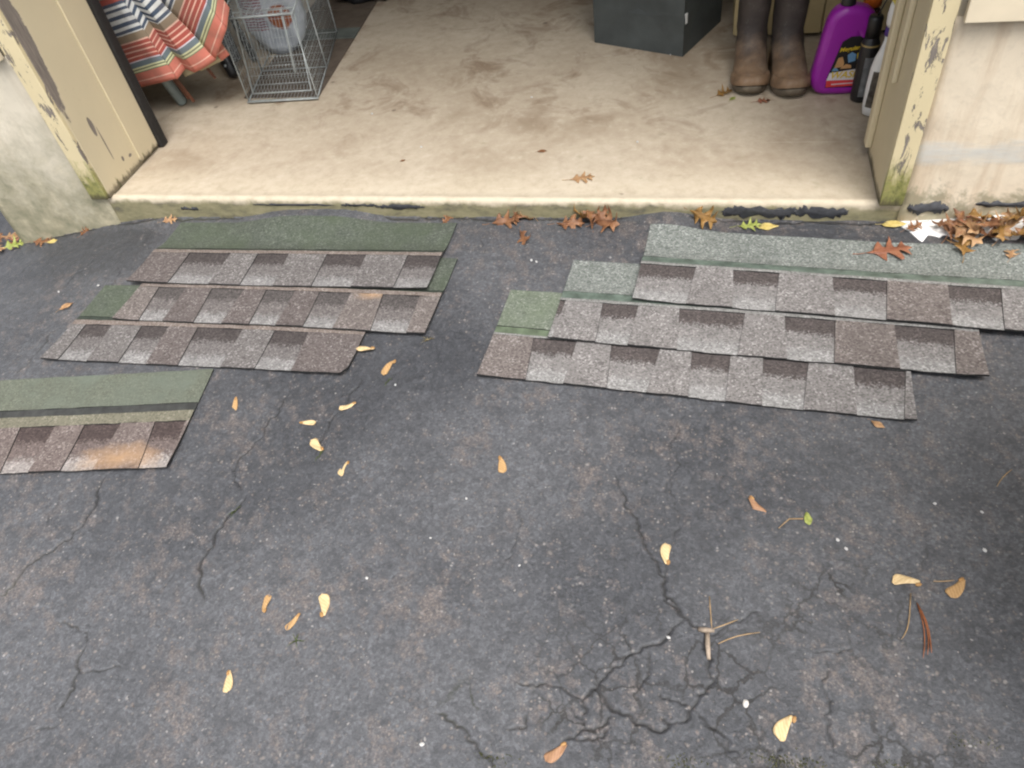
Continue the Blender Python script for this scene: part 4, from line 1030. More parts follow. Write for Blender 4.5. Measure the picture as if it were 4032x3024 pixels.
def boot_outline(z_spec, n=32):
    f, bk, w, sh = z_spec      # front y, back y, half width, foot-shape amount
    out = []
    for i in range(n):
        a = 2 * math.pi * i / n
        c, s = math.cos(a), math.sin(a)
        yc, yr = (f + bk) / 2, (bk - f) / 2
        y = yc + yr * s
        t = (y - f) / (bk - f)          # 0 toe .. 1 heel
        prof = 1.0 - sh * (0.30 * math.exp(-((t - 0.62) / 0.2) ** 2) + 0.24 * max(0, t - 0.62)) - sh * 0.10 * max(0, 0.18 - t) * 4
        x = w * prof * math.copysign(abs(c) ** 0.70, c)
        out.append((x, y))
    return out
def loft(bm, secs):
    rings = [[bm.verts.new((x, y, z if not callable(z) else z(y))) for x, y in boot_outline(sp)] for z, sp in secs]
    n = len(rings[0])
    for r0, r1 in zip(rings, rings[1:]):
        for k in range(n): bm.faces.new((r0[k], r0[(k + 1) % n], r1[(k + 1) % n], r1[k]))
    bm.faces.new(rings[0][::-1]); bm.faces.new(rings[-1])
def build_boot(x, y, rz, label, mirror=1):
    root = empty('rubber_boot', (x, y, FZ + 0.0005), rz, label, 'boot', 'muddy rubber boots')
    root.scale = (1.06, 1.04, 1.04)
    spring = lambda base: (lambda yy: base + 0.020 * max(0, (0.085 - yy) / 0.085) ** 2)
    bm = bmesh.new()
    loft(bm, [(spring(0.0), (0.006, 0.286, 0.058, 1)), (spring(0.010), (0.001, 0.290, 0.0620, 1)), (spring(0.020), (0.0, 0.291, 0.0630, 1)), (spring(0.024), (0.003, 0.289, 0.060, 1))])
    bmobj('sole', bm, M_SOLE, root, True)
    bm = bmesh.new()
    secs = [(spring(0.0245), (0.004, 0.288, 0.0595, 1)), (spring(0.036), (0.004, 0.286, 0.0600, .9)), (spring(0.050), (0.010, 0.284, 0.0585, .8)), (spring(0.061), (0.022, 0.282, 0.0560, .7)),
            (0.076, (0.050, 0.281, 0.0540, .5)), (0.090, (0.082, 0.281, 0.0525, .35)), (0.106, (0.112, 0.281, 0.0510, .2)), (0.126, (0.132, 0.280, 0.0485, .1)), (0.150, (0.143, 0.279, 0.0480, 0)),
            (0.185, (0.150, 0.276, 0.0475, 0)), (0.23, (0.150, 0.277, 0.0495, 0)), (0.29, (0.146, 0.282, 0.0525, 0)), (0.35, (0.143, 0.286, 0.0545, 0)), (0.378, (0.142, 0.288, 0.0555, 0)), (0.384, (0.144, 0.286, 0.053, 0)), (0.33, (0.150, 0.280, 0.048, 0)), (0.2, (0.158, 0.270, 0.042, 0))]
    loft(bm, secs)
    for v in bm.verts:
        z = v.co.z
        if 0.1 < z < 0.3:
            v.co.x += 0.0022 * math.sin(z * 120 + v.co.y * 30); v.co.y += 0.003 * math.sin(z * 90 + v.co.x * 40)
    bmobj('upper', bm, M_BOOT, root, True)
    # toe cap: a proud shell over the toe
    bm = bmesh.new()
    ring = []
    for q, (z0, fwd, w) in enumerate(((0.026, -0.0015, 0.0615), (0.038, -0.001, 0.0620), (0.050, 0.006, 0.0600), (0.0585, 0.019, 0.055), (0.060, 0.024, 0.051))):
        row = []
        for i in range(17):
            a = math.pi * (1 + i / 16)
            c, s = math.cos(a), math.sin(a)
            yy = 0.078 + (0.078 - fwd) * s
            row.append(bm.verts.new((w * (1 - 0.0) * math.copysign(abs(c) ** 0.8, c), yy, z0 + 0.020 * max(0, (0.085 - yy) / 0.085) ** 2)))
        ring.append(row)
    for r0, r1 in zip(ring, ring[1:]):
        for i in range(16): bm.faces.new((r0[i], r0[i + 1], r1[i + 1], r1[i]))
    bmobj('toe_cap', bm, M_BOOT, root, True)
    bm = bmesh.new()
    tube(bm, [(mirror * 0.052, 0.18, 0.376), (mirror * 0.058, 0.21, 0.400), (mirror * 0.052, 0.24, 0.376)], 0.005, 6); bmobj('pull_loop', bm, M_BOOT, root, True)
build_boot(0.154, 2.572, math.radians(1), 'muddy brown rubber boot nearer the paper bag', -1)
build_boot(0.292, 2.548, math.radians(7), 'muddy brown rubber boot nearer the purple bottle', 1)

# ---- bottles by the right jamb
M_LBK = simple('label_black', (0.012, 0.011, 0.012), 0.4, 0.4, 0.1, 20, bump=0); M_LYE = simple('label_yellow', (0.62, 0.44, 0.03), 0.45, 0.4, 0.08, 20, bump=0)
M_LRD = simple('label_red', (0.60, 0.045, 0.05), 0.4, 0.4, 0.15, 30, bump=0); M_LWH = simple('label_white', (0.62, 0.58, 0.62), 0.4, 0.4, 0.1, 40, bump=0); M_LBL = simple('label_blue', (0.13, 0.26, 0.42), 0.4, 0.4, 0.15, 30, bump=0)
M_LOR = simple('label_tan', (0.50, 0.28, 0.12), 0.4, 0.4, 0.2, 40, bump=0)
pb = empty('car_wash_bottle', (0.435, 2.615, FZ + 0.001), math.radians(2), 'purple car wash jug with black label beside the boots', 'bottle')
curve_shape('jug', [[(-0.052, 0.034), (-0.062, 0.040), (-0.070, 0.055), (-0.068, 0.10), (-0.060, 0.16), (-0.052, 0.22), (-0.044, 0.252), (-0.030, 0.268), (0.0, 0.270), (0.035, 0.262), (0.052, 0.245), (0.056, 0.20), (0.056, 0.12), (0.056, 0.05), (0.050, 0.036), (0.03, 0.032), (-0.03, 0.032)],
                    [(0.022, 0.225), (0.036, 0.220), (0.038, 0.185), (0.032, 0.155), (0.022, 0.165), (0.018, 0.20)]], 0.012, 0.022, M_PURPLE, pb, 4).location = (0, 0, -0.010)
bm = bmesh.new(); lathe(bm, [(0.0155, 0.268), (0.0155, 0.280), (0.021, 0.281), (0.022, 0.285), (0.022, 0.312), (0.020, 0.316)], 20, c=(-0.016, 0)); bmobj('cap', bm, M_BLACK, pb, True)
def label_piece(name, pts, y, mat, parent, t=0.0005):
    bm = bmesh.new()
    a = [bm.verts.new((x, y, z)) for x, z in pts]; b_ = [bm.verts.new((x, y + t, z)) for x, z in pts]
    bm.faces.new(a); bm.faces.new(b_[::-1])
    n = len(pts)
    for k in range(n): bm.faces.new((a[k], b_[k], b_[(k + 1) % n], a[(k + 1) % n]))
    return bmobj(name, bm, mat, parent)
YF = -0.0345
lb = label_piece('label', [(-0.048, 0.030), (0.052, 0.030), (0.052, 0.165), (0.048, 0.184), (0.03, 0.196), (0.005, 0.195), (-0.018, 0.180), (-0.026, 0.150), (-0.034, 0.115), (-0.046, 0.07)], YF - 0.0006, M_LBK, pb)
label_piece('label_print', [(-0.041, 0.080), (0.051, 0.092), (0.051, 0.055), (-0.047, 0.055)], YF - 0.0013, M_LWH, lb)
label_piece('label_print', [(-0.047, 0.0545), (0.051, 0.0545), (0.051, 0.036), (0.01, 0.034), (-0.046, 0.032)], YF - 0.0013, M_LRD, lb)
label_piece('label_print', [(0.004, 0.137), (0.016, 0.146), (0.030, 0.138), (0.030, 0.118), (0.010, 0.112)], YF - 0.0013, M_LBL, lb)
label_piece('label_print', [(-0.030, 0.096), (-0.022, 0.128), (-0.010, 0.132), (-0.002, 0.112), (-0.004, 0.099)], YF - 0.0013, M_LOR, lb)
label_piece('label_print', [(0.032, 0.140), (0.040, 0.150), (0.049, 0.138), (0.046, 0.120), (0.034, 0.124)], YF - 0.0013, M_LYE, lb)
label_piece('label_print', [(-0.012, 0.093), (0.004, 0.108), (0.020, 0.104), (0.022, 0.094)], YF - 0.0013, M_LOR, lb)
label_piece('label_print', [(-0.036, 0.086), (-0.030, 0.098), (-0.022, 0.096), (-0.014, 0.086)], YF - 0.0013, M_LBL, lb)
text_mesh('lettering', "Meguiar's", 0.0185, M_LYE, lb, (0.012, YF - 0.0016, 0.152), 0.35, 0.12)
text_mesh('lettering', 'WASH', 0.031, M_LYE, lb, (0.006, YF - 0.0020, 0.063), 0.3, 0.03)
label_piece('label_print', [(-0.030, 0.040), (0.045, 0.043), (0.045, 0.046), (-0.030, 0.043)], YF - 0.0018, M_LWH, lb)

M_GREYL = simple('grey_label', (0.23, 0.23, 0.225), 0.4, 0.4, 0.35, 45, bump=0)
bb = empty('black_bottle', (0.497, 2.555, FZ + 0.001), math.radians(4), 'slim black bottle with grey label in front of the purple jug', 'bottle')
bm = bmesh.new(); lathe(bm, [(0.024, 0), (0.0285, 0.004), (0.029, 0.02), (0.029, 0.165), (0.027, 0.185), (0.022, 0.20), (0.0205, 0.204)], 24); bmobj('body', bm, M_BLACK, bb, True)
bm = bmesh.new(); lathe(bm, [(0.0215, 0.2045), (0.0215, 0.262), (0.019, 0.268), (0.010, 0.269)], 24); bmobj('cap', bm, M_BLACK, bb, True)
bm = bmesh.new()
for (z0, z1) in ((0.022, 0.150),):
    k = 16
    lo = [bm.verts.new((0.0296 * math.cos(a), 0.0296 * math.sin(a), z0)) for a in np.linspace(-2.05, -0.5, k)]
    hi = [bm.verts.new((0.0296 * math.cos(a), 0.0296 * math.sin(a), z1)) for a in np.linspace(-2.05, -0.5, k)]
    for i in range(k - 1): bm.faces.new((lo[i], lo[i + 1], hi[i + 1], hi[i]))
    bmesh.ops.solidify(bm, geom=bm.faces[:], thickness=0.0004)
bmobj('label', bm, M_GREYL, bb, True)
bm = bmesh.new(); lathe(bm, [(0.0278, 0.180), (0.0282, 0.1805), (0.0272, 0.185), (0.0265, 0.1855)], 24); bmobj('gold_band', bm, simple('gold_print', (0.30, 0.22, 0.08), 0.4, 0.4), bb, True)
bm = bmesh.new(); tube(bm, [(0.004, 0, 0.268), (0.018, 0.008, 0.30), (0.045, 0.012, 0.36)], 0.0022, 6); bmobj('straw', bm, M_BLACK, bb, True)

wb = empty('spray_bottle', (0.528, 2.455, FZ + 0.001), math.radians(3), 'white spray bottle with violet collar half hidden behind the right jamb', 'bottle')
bm = bmesh.new(); lathe(bm, [(0.020, 0), (0.033, 0.006), (0.037, 0.03), (0.038, 0.10), (0.036, 0.15), (0.030, 0.185), (0.020, 0.212), (0.0155, 0.235), (0.0155, 0.25)], 24, sy=0.75); bmobj('body', bm, M_WHITEP, wb, True)
bm = bmesh.new(); lathe(bm, [(0.0160, 0.2503), (0.0185, 0.251), (0.0185, 0.273), (0.016, 0.2735)], 20); bmobj('collar', bm, simple('violet_plastic', (0.075, 0.035, 0.21), 0.4, 0.45, 0.05), wb, True)
bm = bmesh.new(); lathe(bm, [(0.015, 0.2738), (0.020, 0.285), (0.0215, 0.31), (0.019, 0.338), (0.016, 0.346)], 20); bmobj('head', bm, M_WHITEP, wb, True)
bm = bmesh.new(); box(bm, -0.018, 0.018, -0.032, 0.022, 0.3465, 0.378, 0.005); bmobj('nozzle', bm, simple('yellow_plastic', (0.66, 0.58, 0.10), 0.4, 0.45, 0.05), wb, True)
bm = bmesh.new()
k = 16
lo = [bm.verts.new((0.0386 * math.cos(a), 0.75 * 0.0386 * math.sin(a), 0.035)) for a in np.linspace(-2.6, -0.9, k)]
hi = [bm.verts.new((0.0386 * math.cos(a), 0.75 * 0.0386 * math.sin(a), 0.150)) for a in np.linspace(-2.45, -1.05, k)]
for i in range(k - 1): bm.faces.new((lo[i], lo[i + 1], hi[i + 1], hi[i]))
bmesh.ops.solidify(bm, geom=bm.faces[:], thickness=0.0004)
bmobj('label', bm, simple('mottled_label', (0.33, 0.31, 0.29), 0.4, 0.4, 0.6, 60, bump=0), wb, True)

ob = empty('brown_bottle', (0.505, 2.70, FZ + 0.001), 0, 'dark brown bottle with an orange cap behind the other bottles', 'bottle')
bm = bmesh.new(); lathe(bm, [(0.03, 0), (0.036, 0.006), (0.036, 0.20), (0.03, 0.225), (0.018, 0.238)], 24); bmobj('body', bm, simple('dark_brown_plastic', (0.045, 0.025, 0.017), 0.4, 0.45), ob, True)
bm = bmesh.new(); lathe(bm, [(0.019, 0.2385), (0.027, 0.242), (0.028, 0.285), (0.022, 0.292)], 24); bmobj('cap', bm, simple('orange_plastic', (0.62, 0.14, 0.02), 0.4, 0.45, 0.08), ob, True)

# ---- wheeled bin, unseen, added to shade the right side of the driveway
def build_shade_bin():
    x0, y0 = 0.985, 0.68
    root = empty('shade_bin', (x0, y0, G(x0, y0) + 0.001), 0, 'added dark green wheeled bin, out of view, shading the right side of the driveway', 'bin')
    MB_ = simple('dark_green_plastic', (0.020, 0.032, 0.024), 0.45, 0.45, 0.2, 20)
    bm = bmesh.new()
    box(bm, -0.27, 0.27, -0.30, 0.30, 0.03, 0.98, 0.03, 3)
    for v in bm.verts:
        s = 0.80 + 0.20 * v.co.z
        v.co.x *= s; v.co.y *= s
    bmobj('body', bm, MB_, root, True)
    bm = bmesh.new(); box(bm, -0.285, 0.285, -0.32, 0.32, 0.982, 1.03, 0.02, 3); bmobj('lid', bm, MB_, root, True)
    bm = bmesh.new(); tube(bm, [(0.31, -0.2, 0.95), (0.34, -0.2, 0.97), (0.34, 0.2, 0.97), (0.31, 0.2, 0.95)], 0.015, 8); bmobj('handle', bm, MB_, root, True)
    for sy in (-0.25, 0.25):
        bm = bmesh.new(); tube(bm, [(0.26, sy - 0.03, 0.10), (0.26, sy + 0.03, 0.10)], 0.10, 20); bmobj('wheel', bm, M_BLACK, root)
build_shade_bin()

# ================================================================== LITTER
LM = {
 'brown': leafmat('brown_leaf', (0.12, 0.050, 0.024), (0.22, 0.105, 0.050), (0.34, 0.19, 0.10)),
 'tan': leafmat('tan_leaf', (0.22, 0.115, 0.055), (0.37, 0.22, 0.11), (0.50, 0.34, 0.19)),
 'red': leafmat('red_brown_leaf', (0.14, 0.045, 0.024), (0.25, 0.098, 0.052), (0.37, 0.19, 0.11)),
 'olive': leafmat('olive_brown_leaf', (0.14, 0.075, 0.02), (0.25, 0.135, 0.038), (0.37, 0.23, 0.085)),
 'green': leafmat('yellow_green_leaf', (0.16, 0.19, 0.04), (0.28, 0.31, 0.08), (0.40, 0.42, 0.15)),
 'yellow': leafmat('yellow_leaf', (0.38, 0.28, 0.07), (0.54, 0.42, 0.15), (0.66, 0.55, 0.28)),
}
OAK = [(0.0, 0.012), (0.12, 0.03), (0.20, 0.05), (0.27, 0.17), (0.36, 0.31), (0.38, 0.20), (0.41, 0.09), (0.46, 0.08), (0.53, 0.22), (0.60, 0.36), (0.66, 0.46), (0.665, 0.34), (0.655, 0.20), (0.66, 0.09), (0.71, 0.075), (0.78, 0.17), (0.88, 0.30), (0.875, 0.18), (0.86, 0.08), (0.92, 0.055), (1.0, 0.0)]
SIMPLE = [(0.0, 0.01), (0.1, 0.10), (0.25, 0.21), (0.45, 0.26), (0.65, 0.22), (0.85, 0.11), (1.0, 0.0)]
def leaf_mesh(name, outline, size, curl, seed):
    rr = random.Random(seed)
    right = [(t + rr.uniform(-.012, .012), w * rr.uniform(0.85, 1.12)) for t, w in outline]; left = [(t + rr.uniform(-.015, .015), -w * rr.uniform(0.85, 1.12)) for t, w in outline]
    poly = [Vector((t, w, 0)) for t, w in right] + [Vector((t, w, 0)) for t, w in left[-2:0:-1]]
    tris = geometry.tessellate_polygon([poly])
    bm = bmesh.new()
    vs = [bm.verts.new((p.x - 0.5, p.y, 0)) for p in poly]
    for a, b, c in tris:
        try: bm.faces.new((vs[a], vs[b], vs[c]))
        except ValueError: pass
    bmesh.ops.subdivide_edges(bm, edges=bm.edges[:], cuts=2, use_grid_fill=True)
    bmesh.ops.triangulate(bm, faces=bm.faces[:])
    curl_ = curl
    a1, a2, a3 = curl * rr.uniform(-0.25, 0.7), curl * rr.uniform(0.05, 0.75), rr.uniform(-0.8, 0.8) * curl
    p1, p2 = rr.uniform(0, 6), rr.uniform(0, 6)
    for v in bm.verts:
        x, y = v.co.x, v.co.y
        z = a1 * x * x * 0.9 + a2 * y * y * 2.0 + a3 * x * y * 1.6 + curl * 0.10 * math.sin(9 * x + p1) * math.sin(8 * y + p2) - 0.03 * math.exp(-(y / 0.03) ** 2) * 0.25
        v.co = Vector((x * (1 - 0.25 * curl * abs(x)), y * (1 - 0.5 * curl * abs(y)), z)) * size
    zmin = min(v.co.z for v in bm.verts)
    for v in bm.verts: v.co.z -= zmin
    bmesh.ops.recalc_face_normals(bm, faces=bm.faces)
    bmesh.ops.solidify(bm, geom=bm.faces[:], thickness=0.0005)
    me = bpy.data.meshes.new(name); bm.to_mesh(me); bm.free()
    me.polygons.foreach_set('use_smooth', [True] * len(me.polygons))
    bm = bmesh.new()
    z0 = min(0.02, (a1 * 0.25 * 0.9) * size - zmin)
    tube(bm, [(-0.49 * size, 0, z0 + 0.0006), (-0.6 * size, 0.01 * size, max(0.001, z0 * 0.5)), (-0.72 * size, 0.04 * size, 0.0012)], [0.0009, 0.0008, 0.0010], 5)
    sm = bpy.data.meshes.new('stem'); bm.to_mesh(sm); bm.free()
    return me, sm
LEAFCACHE = {}
def leaf(name, loc, rz, size, col, label, cat='leaf', group=None, curl=0.5, tilt=(0, 0), shape=OAK, seed=0, stem=True, z=None):
    key = (shape is OAK, round(curl, 2), seed % 5, col)
    if key not in LEAFCACHE:
        LEAFCACHE[key] = leaf_mesh(name, shape, 0.1, curl, seed % 5 + (17 if shape is OAK else 40))
        LEAFCACHE[key][0].materials.append(LM[col]); LEAFCACHE[key][1].materials.append(LM[col])
    me, sm = LEAFCACHE[key]
    o = bpy.data.objects.new(name, me); COL.objects.link(o)
    zz = z if z is not None else G(loc[0], loc[1]) + 0.0015
    o.location = (loc[0], loc[1], zz); o.rotation_euler = (tilt[0], tilt[1], rz); o.scale = (size / 0.1,) * 3
    tag(o, label, cat, group)
    if stem:
        s = bpy.data.objects.new('stem', sm); COL.objects.link(s); s.parent = o
    return o
GB = 'oak leaves caught along the slab edge'
leaf('oak_leaf', (-0.354, 2.085), 0.25, 0.085, 'tan', 'tan oak leaf lying by itself on the bare garage floor', curl=0.15, seed=3, z=FZ + 0.002)
leaf('oak_leaf', (-0.499, 1.845), -1.15, 0.080, 'brown', 'folded orange brown leaf on asphalt below the slab edge clump', curl=0.9, seed=2, tilt=(0.5, 0.1))
leaf('oak_leaf', (-0.575, 1.930), 0.3, 0.10, 'brown', 'brown curled oak leaf at the left end of the slab edge leaves', group=GB, curl=0.9, seed=3, tilt=(0.5, 0))
leaf('oak_leaf', (-0.510, 1.945), 2.6, 0.07, 'tan', 'small pale tan leaf beside the left brown leaf at the slab edge', group=GB, curl=0.8, seed=4, tilt=(0.7, 0.2))
leaf('oak_leaf', (-0.368, 1.920), 0.1, 0.100, 'brown', 'brown curled leaf at the left of the middle slab edge clump', group=GB, curl=1.0, seed=0, tilt=(0.45, 0))
leaf('oak_leaf', (-0.315, 1.930), 1.9, 0.09, 'brown', 'brown leaf in the middle of the slab edge clump', group=GB, curl=1.0, seed=3, tilt=(0.6, -0.3), z=-0.002)
leaf('oak_leaf', (-0.262, 1.925), -0.4, 0.115, 'brown', 'largest curled brown leaf at the right of the slab edge clump', group=GB, curl=0.9, seed=1, tilt=(0.6, -0.2))
leaf('oak_leaf', (-0.345, 1.940), 2.4, 0.085, 'olive', 'olive brown leaf standing at the back of the slab edge clump', group=GB, curl=1.0, seed=4, tilt=(0.9, 0.3), z=0.004)
leaf('oak_leaf', (-0.285, 1.945), 0.9, 0.08, 'brown', 'brown leaf standing upright at the back of the slab edge clump', group=GB, curl=1.0, seed=2, tilt=(1.0, -0.2), z=0.004)
leaf('oak_leaf', (-0.545, 1.940), 1.5, 0.075, 'brown', 'brown crumpled leaf between the two left slab edge leaves', group=GB, curl=1.0, seed=1, tilt=(0.8, 0.2), z=0.0)
leaf('oak_leaf', (0.024, 1.930), -0.5, 0.105, 'olive', 'curled brown leaf leaning on the slab beside the tar streaks', group=GB, curl=0.9, seed=2, tilt=(0.8, 0.1), z=0.016)
leaf('maple_leaf', (0.150, 1.925), 0.2, 0.075, 'green', 'small yellow green lobed leaf near the slab edge', curl=0.35, seed=4)
leaf('fallen_leaf', (0.205, 1.922), 0.15, 0.062, 'yellow', 'small pale oval leaf right of the green lobed leaf', curl=0.4, seed=1, shape=SIMPLE)
leaf('oak_leaf', (0.510, 1.815), 0.25, 0.13, 'red', 'orange brown oak leaf lying on the top right shingle', curl=0.3, seed=3, z=G(0.51, 1.815) + 0.0066)
leaf('fallen_leaf', (-1.900, 1.488), 0.95, 0.05, 'tan', 'small narrow brown leaf left of the left hand shingles', curl=0.5, seed=0, shape=SIMPLE)
leaf('fallen_leaf', (0.416, 1.198), -0.6, 0.035, 'tan', 'tiny orange leaf scrap by the lowest right shingle corner', curl=0.5, seed=2, shape=SIMPLE)
leaf('oak_leaf', (-1.775, 1.935), 0.4, 0.06, 'tan', 'small tan leaf against the slab left of the mossy shingle', curl=0.7, seed=3, tilt=(0.5, 0))
leaf('oak_leaf', (-0.770, 1.938), 1.2, 0.05, 'brown', 'small brown leaf at the slab by the mossy shingle corner', curl=0.8, seed=0, tilt=(0.6, 0))
leaf('oak_leaf', (-2.365, 1.930), 0.1, 0.09, 'brown', 'brown leaf flat along the foot of the left foundation wall', curl=0.4, seed=2)
leaf('oak_leaf', (-2.160, 1.935), 1.4, 0.05, 'brown', 'small brown leaf upright against the left foundation wall', curl=0.6, seed=4, tilt=(1.0, 0))
leaf('fallen_leaf', (-2.30, 1.915), 0.2, 0.05, 'yellow', 'pale narrow leaf along the left foundation foot', curl=0.3, seed=3, shape=SIMPLE)
GL = 'leaves gathered at the left wall corner'
for k, (x, y, r, s, c) in enumerate(((-2.60, 2.02, 0.4, .10, 'tan'), (-2.54, 1.965, 2.2, .09, 'red'), (-2.66, 1.97, 1.2, .10, 'brown'), (-2.60, 1.94, -0.6, .08, 'tan'), (-2.72, 2.03, 0.9, .10, 'brown'), (-2.57, 2.08, 2.9, .09, 'olive'))):
    leaf('oak_leaf', (x, y), r, s, c, 'brown leaf in the small drift past the left wall corner', group=GL, curl=0.7, seed=k, tilt=(0.2 * math.sin(k * 2.1), 0.25 * math.cos(k)), z=G(x, y) + 0.006 + 0.003 * (k % 3))
leaf('oak_leaf', (-2.515, 1.935), 0.8, 0.085, 'green', 'yellow green leaf at the foot of the left wall corner', curl=0.6, seed=1, tilt=(0.3, 0.2), z=G(-2.515, 1.935) + 0.012)
# heap at the right wall
GP = 'oak leaves heaped below the right foundation wall'
rp = random.Random(21)
heap_shift = -0.016
heap = [(0.685, 1.925), (0.71, 1.90), (0.735, 1.925), (0.665, 1.895), (0.70, 1.87), (0.76, 1.90), (0.785, 1.925), (0.80, 1.89), (0.83, 1.91), (0.845, 1.87), (0.87, 1.90), (0.82, 1.85), (0.75, 1.87), (0.89, 1.86), (0.86, 1.83), (0.72, 1.935), (0.92, 1.90), (0.775, 1.86), (0.66, 1.925), (0.81, 1.93), (0.90, 1.83)]
cols = ['brown', 'tan', 'olive', 'brown', 'tan', 'brown', 'red', 'tan', 'olive']
for k, (x, y) in enumerate(heap):
    y += heap_shift
    leaf('oak_leaf', (x, y), rp.uniform(0, 6.28), rp.uniform(0.075, 0.115), cols[k % 9], 'curled brown oak leaf in the heap below the right foundation wall', group=GP, curl=rp.choice([0.5, 0.9, 1.0]), seed=rp.randrange(5),
         tilt=(rp.uniform(-0.35, 0.45), rp.uniform(-0.35, 0.35)), z=G(x, y) + 0.010 + 0.009 * (k % 3))
leaf('oak_leaf', (0.690, 1.828), 1.45, 0.10, 'olive', 'olive brown oak leaf poking out of the heap onto the shingle', curl=0.55, seed=3, z=G(0.69, 1.828) + 0.0066)
leaf('oak_leaf', (0.795, 1.790), 1.2, 0.05, 'tan', 'small tan leaf on the shingle below the leaf heap', curl=0.6, seed=0, z=G(0.795, 1.79) + 0.0066)
leaf('oak_leaf', (0.585, 1.918), 0.6, 0.06, 'brown', 'small brown leaf alone on the white patch', curl=0.7, seed=2, z=G(0.585, 1.918) + 0.006)
leaf('fallen_leaf', (0.540, 1.938), 0.1, 0.07, 'yellow', 'pale yellow leaf at the left end of the white patch', curl=0.3, seed=4, shape=SIMPLE, z=G(0.54, 1.938) + 0.005)
leaf('oak_leaf', (0.068, 2.612), 0.6, 0.075, 'olive', 'brown leaf on the floor left of the boots', curl=0.6, seed=1, z=FZ + 0.002)
leaf('fallen_leaf', (0.098, 2.575), 1.0, 0.035, 'green', 'small pale green leaf tip touching the left boot', curl=0.3, seed=2, shape=SIMPLE, z=FZ + 0.002)
leaf('oak_leaf', (0.196, 2.553), 0.2, 0.055, 'red', 'dark red brown leaf scrap between the boot toes', curl=0.5, seed=3, z=FZ + 0.002)
leaf('fallen_leaf', (-0.506, 2.245), 0.2, 0.035, 'brown', 'tiny brown leaf scrap far back on the bare garage floor', curl=0.4, seed=0, shape=SIMPLE, z=FZ + 0.0015)
leaf('fallen_leaf', (-0.979, 2.192), 0.5, 0.022, 'brown', 'tiny dark scrap on the left half of the garage floor', curl=0.3, seed=3, shape=SIMPLE, z=FZ + 0.0015, stem=False)
leaf('clover_leaf', (0.256, 0.935), 1.7, 0.034, 'green', 'bright green leaf scrap at the end of a dry stem', curl=0.3, seed=2, shape=SIMPLE, stem=False)

# white patch of paint on the asphalt
def build_patch():
    rr = random.Random(5)
    bm = bmesh.new()
    xs_ = np.linspace(0.548, 1.15, 70)
    rows = []
    for i_, x in enumerate(xs_):
        yb = 1.885 - 0.030 * min(1, max(0, (x - 0.55) / 0.3)) + 0.010 * math.sin(x * 61) + 0.008 * math.sin(x * 143 + 1) + rr.uniform(-0.004, 0.004)
        yb = yb + (1.95 - yb) * max(0, 1 - (x - 0.548) / 0.05) ** 1.5
        rows.append([bm.verts.new((x, yb + (1.9545 - yb) * q, G(x, yb + (1.9545 - yb) * q) + (0.0006 if q == 0 else 0.0032))) for q in (0, 0.06, 0.3, 0.55, 0.8, 1.0)])
    for r0, r1 in zip(rows, rows[1:]):
        for q in range(5): bm.faces.new((r0[q], r1[q], r1[q + 1], r0[q + 1]))
    b = NB('spilled_white_paint', 0.6, 0.35)
    b.color(b.ramp(b.noise(30, 6, 0.7), [(0.22, (0.5, 0.46, 0.40)), (0.36, (0.80, 0.78, 0.75)), (0.8, (0.84, 0.83, 0.81))])); b.bump(b.noise(60, 4), 0.4, 0.003)
    return tag(bmobj('white_paint_patch', bm, b.m, None, True), 'irregular white patch on the asphalt beneath the right leaf heap', 'paint patch')
build_patch()

# ---- winged maple seeds
def seed_mats(name, a, c):
    b = NB(name, 0.5, 0.3)
    wv = b.t.nodes.new('ShaderNodeTexWave'); wv.inputs['Scale'].default_value = 9; wv.inputs['Distortion'].default_value = 5
    b.link(b.map((0.2, 1.0, 1.0), rot=(0, 0, 0.25)), wv.inputs['Vector'])
    b.color(b.mix(b.math('MULTIPLY', wv.outputs['Fac'], 0.6), a, c)); b.bump(wv.outputs['Fac'], 0.25, 0.0008)
    return b.m
SMAT = {'pale': seed_mats('pale_seed_wing', (0.60, 0.46, 0.26), (0.48, 0.32, 0.15)), 'tan': seed_mats('tan_seed_wing', (0.47, 0.30, 0.14), (0.34, 0.19, 0.08)), 'brown': seed_mats('brown_seed_wing', (0.33, 0.185, 0.10), (0.25, 0.13, 0.075))}
M_NUT = simple('seed_head', (0.34, 0.19, 0.07), 0.5, 0.35, 0.3, 200)
def wing_mesh(seed, width, bend):
    rr = random.Random(seed)
    bm = bmesh.new(); n = 14
    rows = []
    for i in range(n + 1):
        t = i / n                       # 0 nut end, 1 rounded wing tip
        w = width * (0.34 + 0.66 * math.sin(min(1, t * 1.12) * math.pi / 2) ** 1.3) * math.sqrt(max(0.0, 1 - max(0, (t - 0.80) / 0.20) ** 2))
        w = max(w, 0.03 * width)
        cyy = bend * (t - 0.45) ** 2 - bend * 0.2
        row = []
        for j in range(6):
            s = j / 5
            y = cyy + w * (s - 0.35)
            row.append(bm.verts.new((0.5 - t, y, 0.035 + 0.05 * math.sin(t * 3.1 + seed) * 0.5 + 0.05 * (1 - s) * (1 - t) + 0.03 * math.sin(s * 5 + t * 7 + seed))))
        rows.append(row)
    for r0, r1 in zip(rows, rows[1:]):
        for j in range(5): bm.faces.new((r0[j], r0[j + 1], r1[j + 1], r1[j]))
    bmesh.ops.recalc_face_normals(bm, faces=bm.faces)
    bmesh.ops.solidify(bm, geom=bm.faces[:], thickness=0.016)
    me = bpy.data.meshes.new('wing'); bm.to_mesh(me); bm.free()
    me.polygons.foreach_set('use_smooth', [True] * len(me.polygons))
    return me
bm = bmesh.new(); bmesh.ops.create_icosphere(bm, subdivisions=2, radius=1.0)
for v in bm.verts: v.co = Vector((v.co.x * 0.13, v.co.y * 0.075, v.co.z * 0.05))
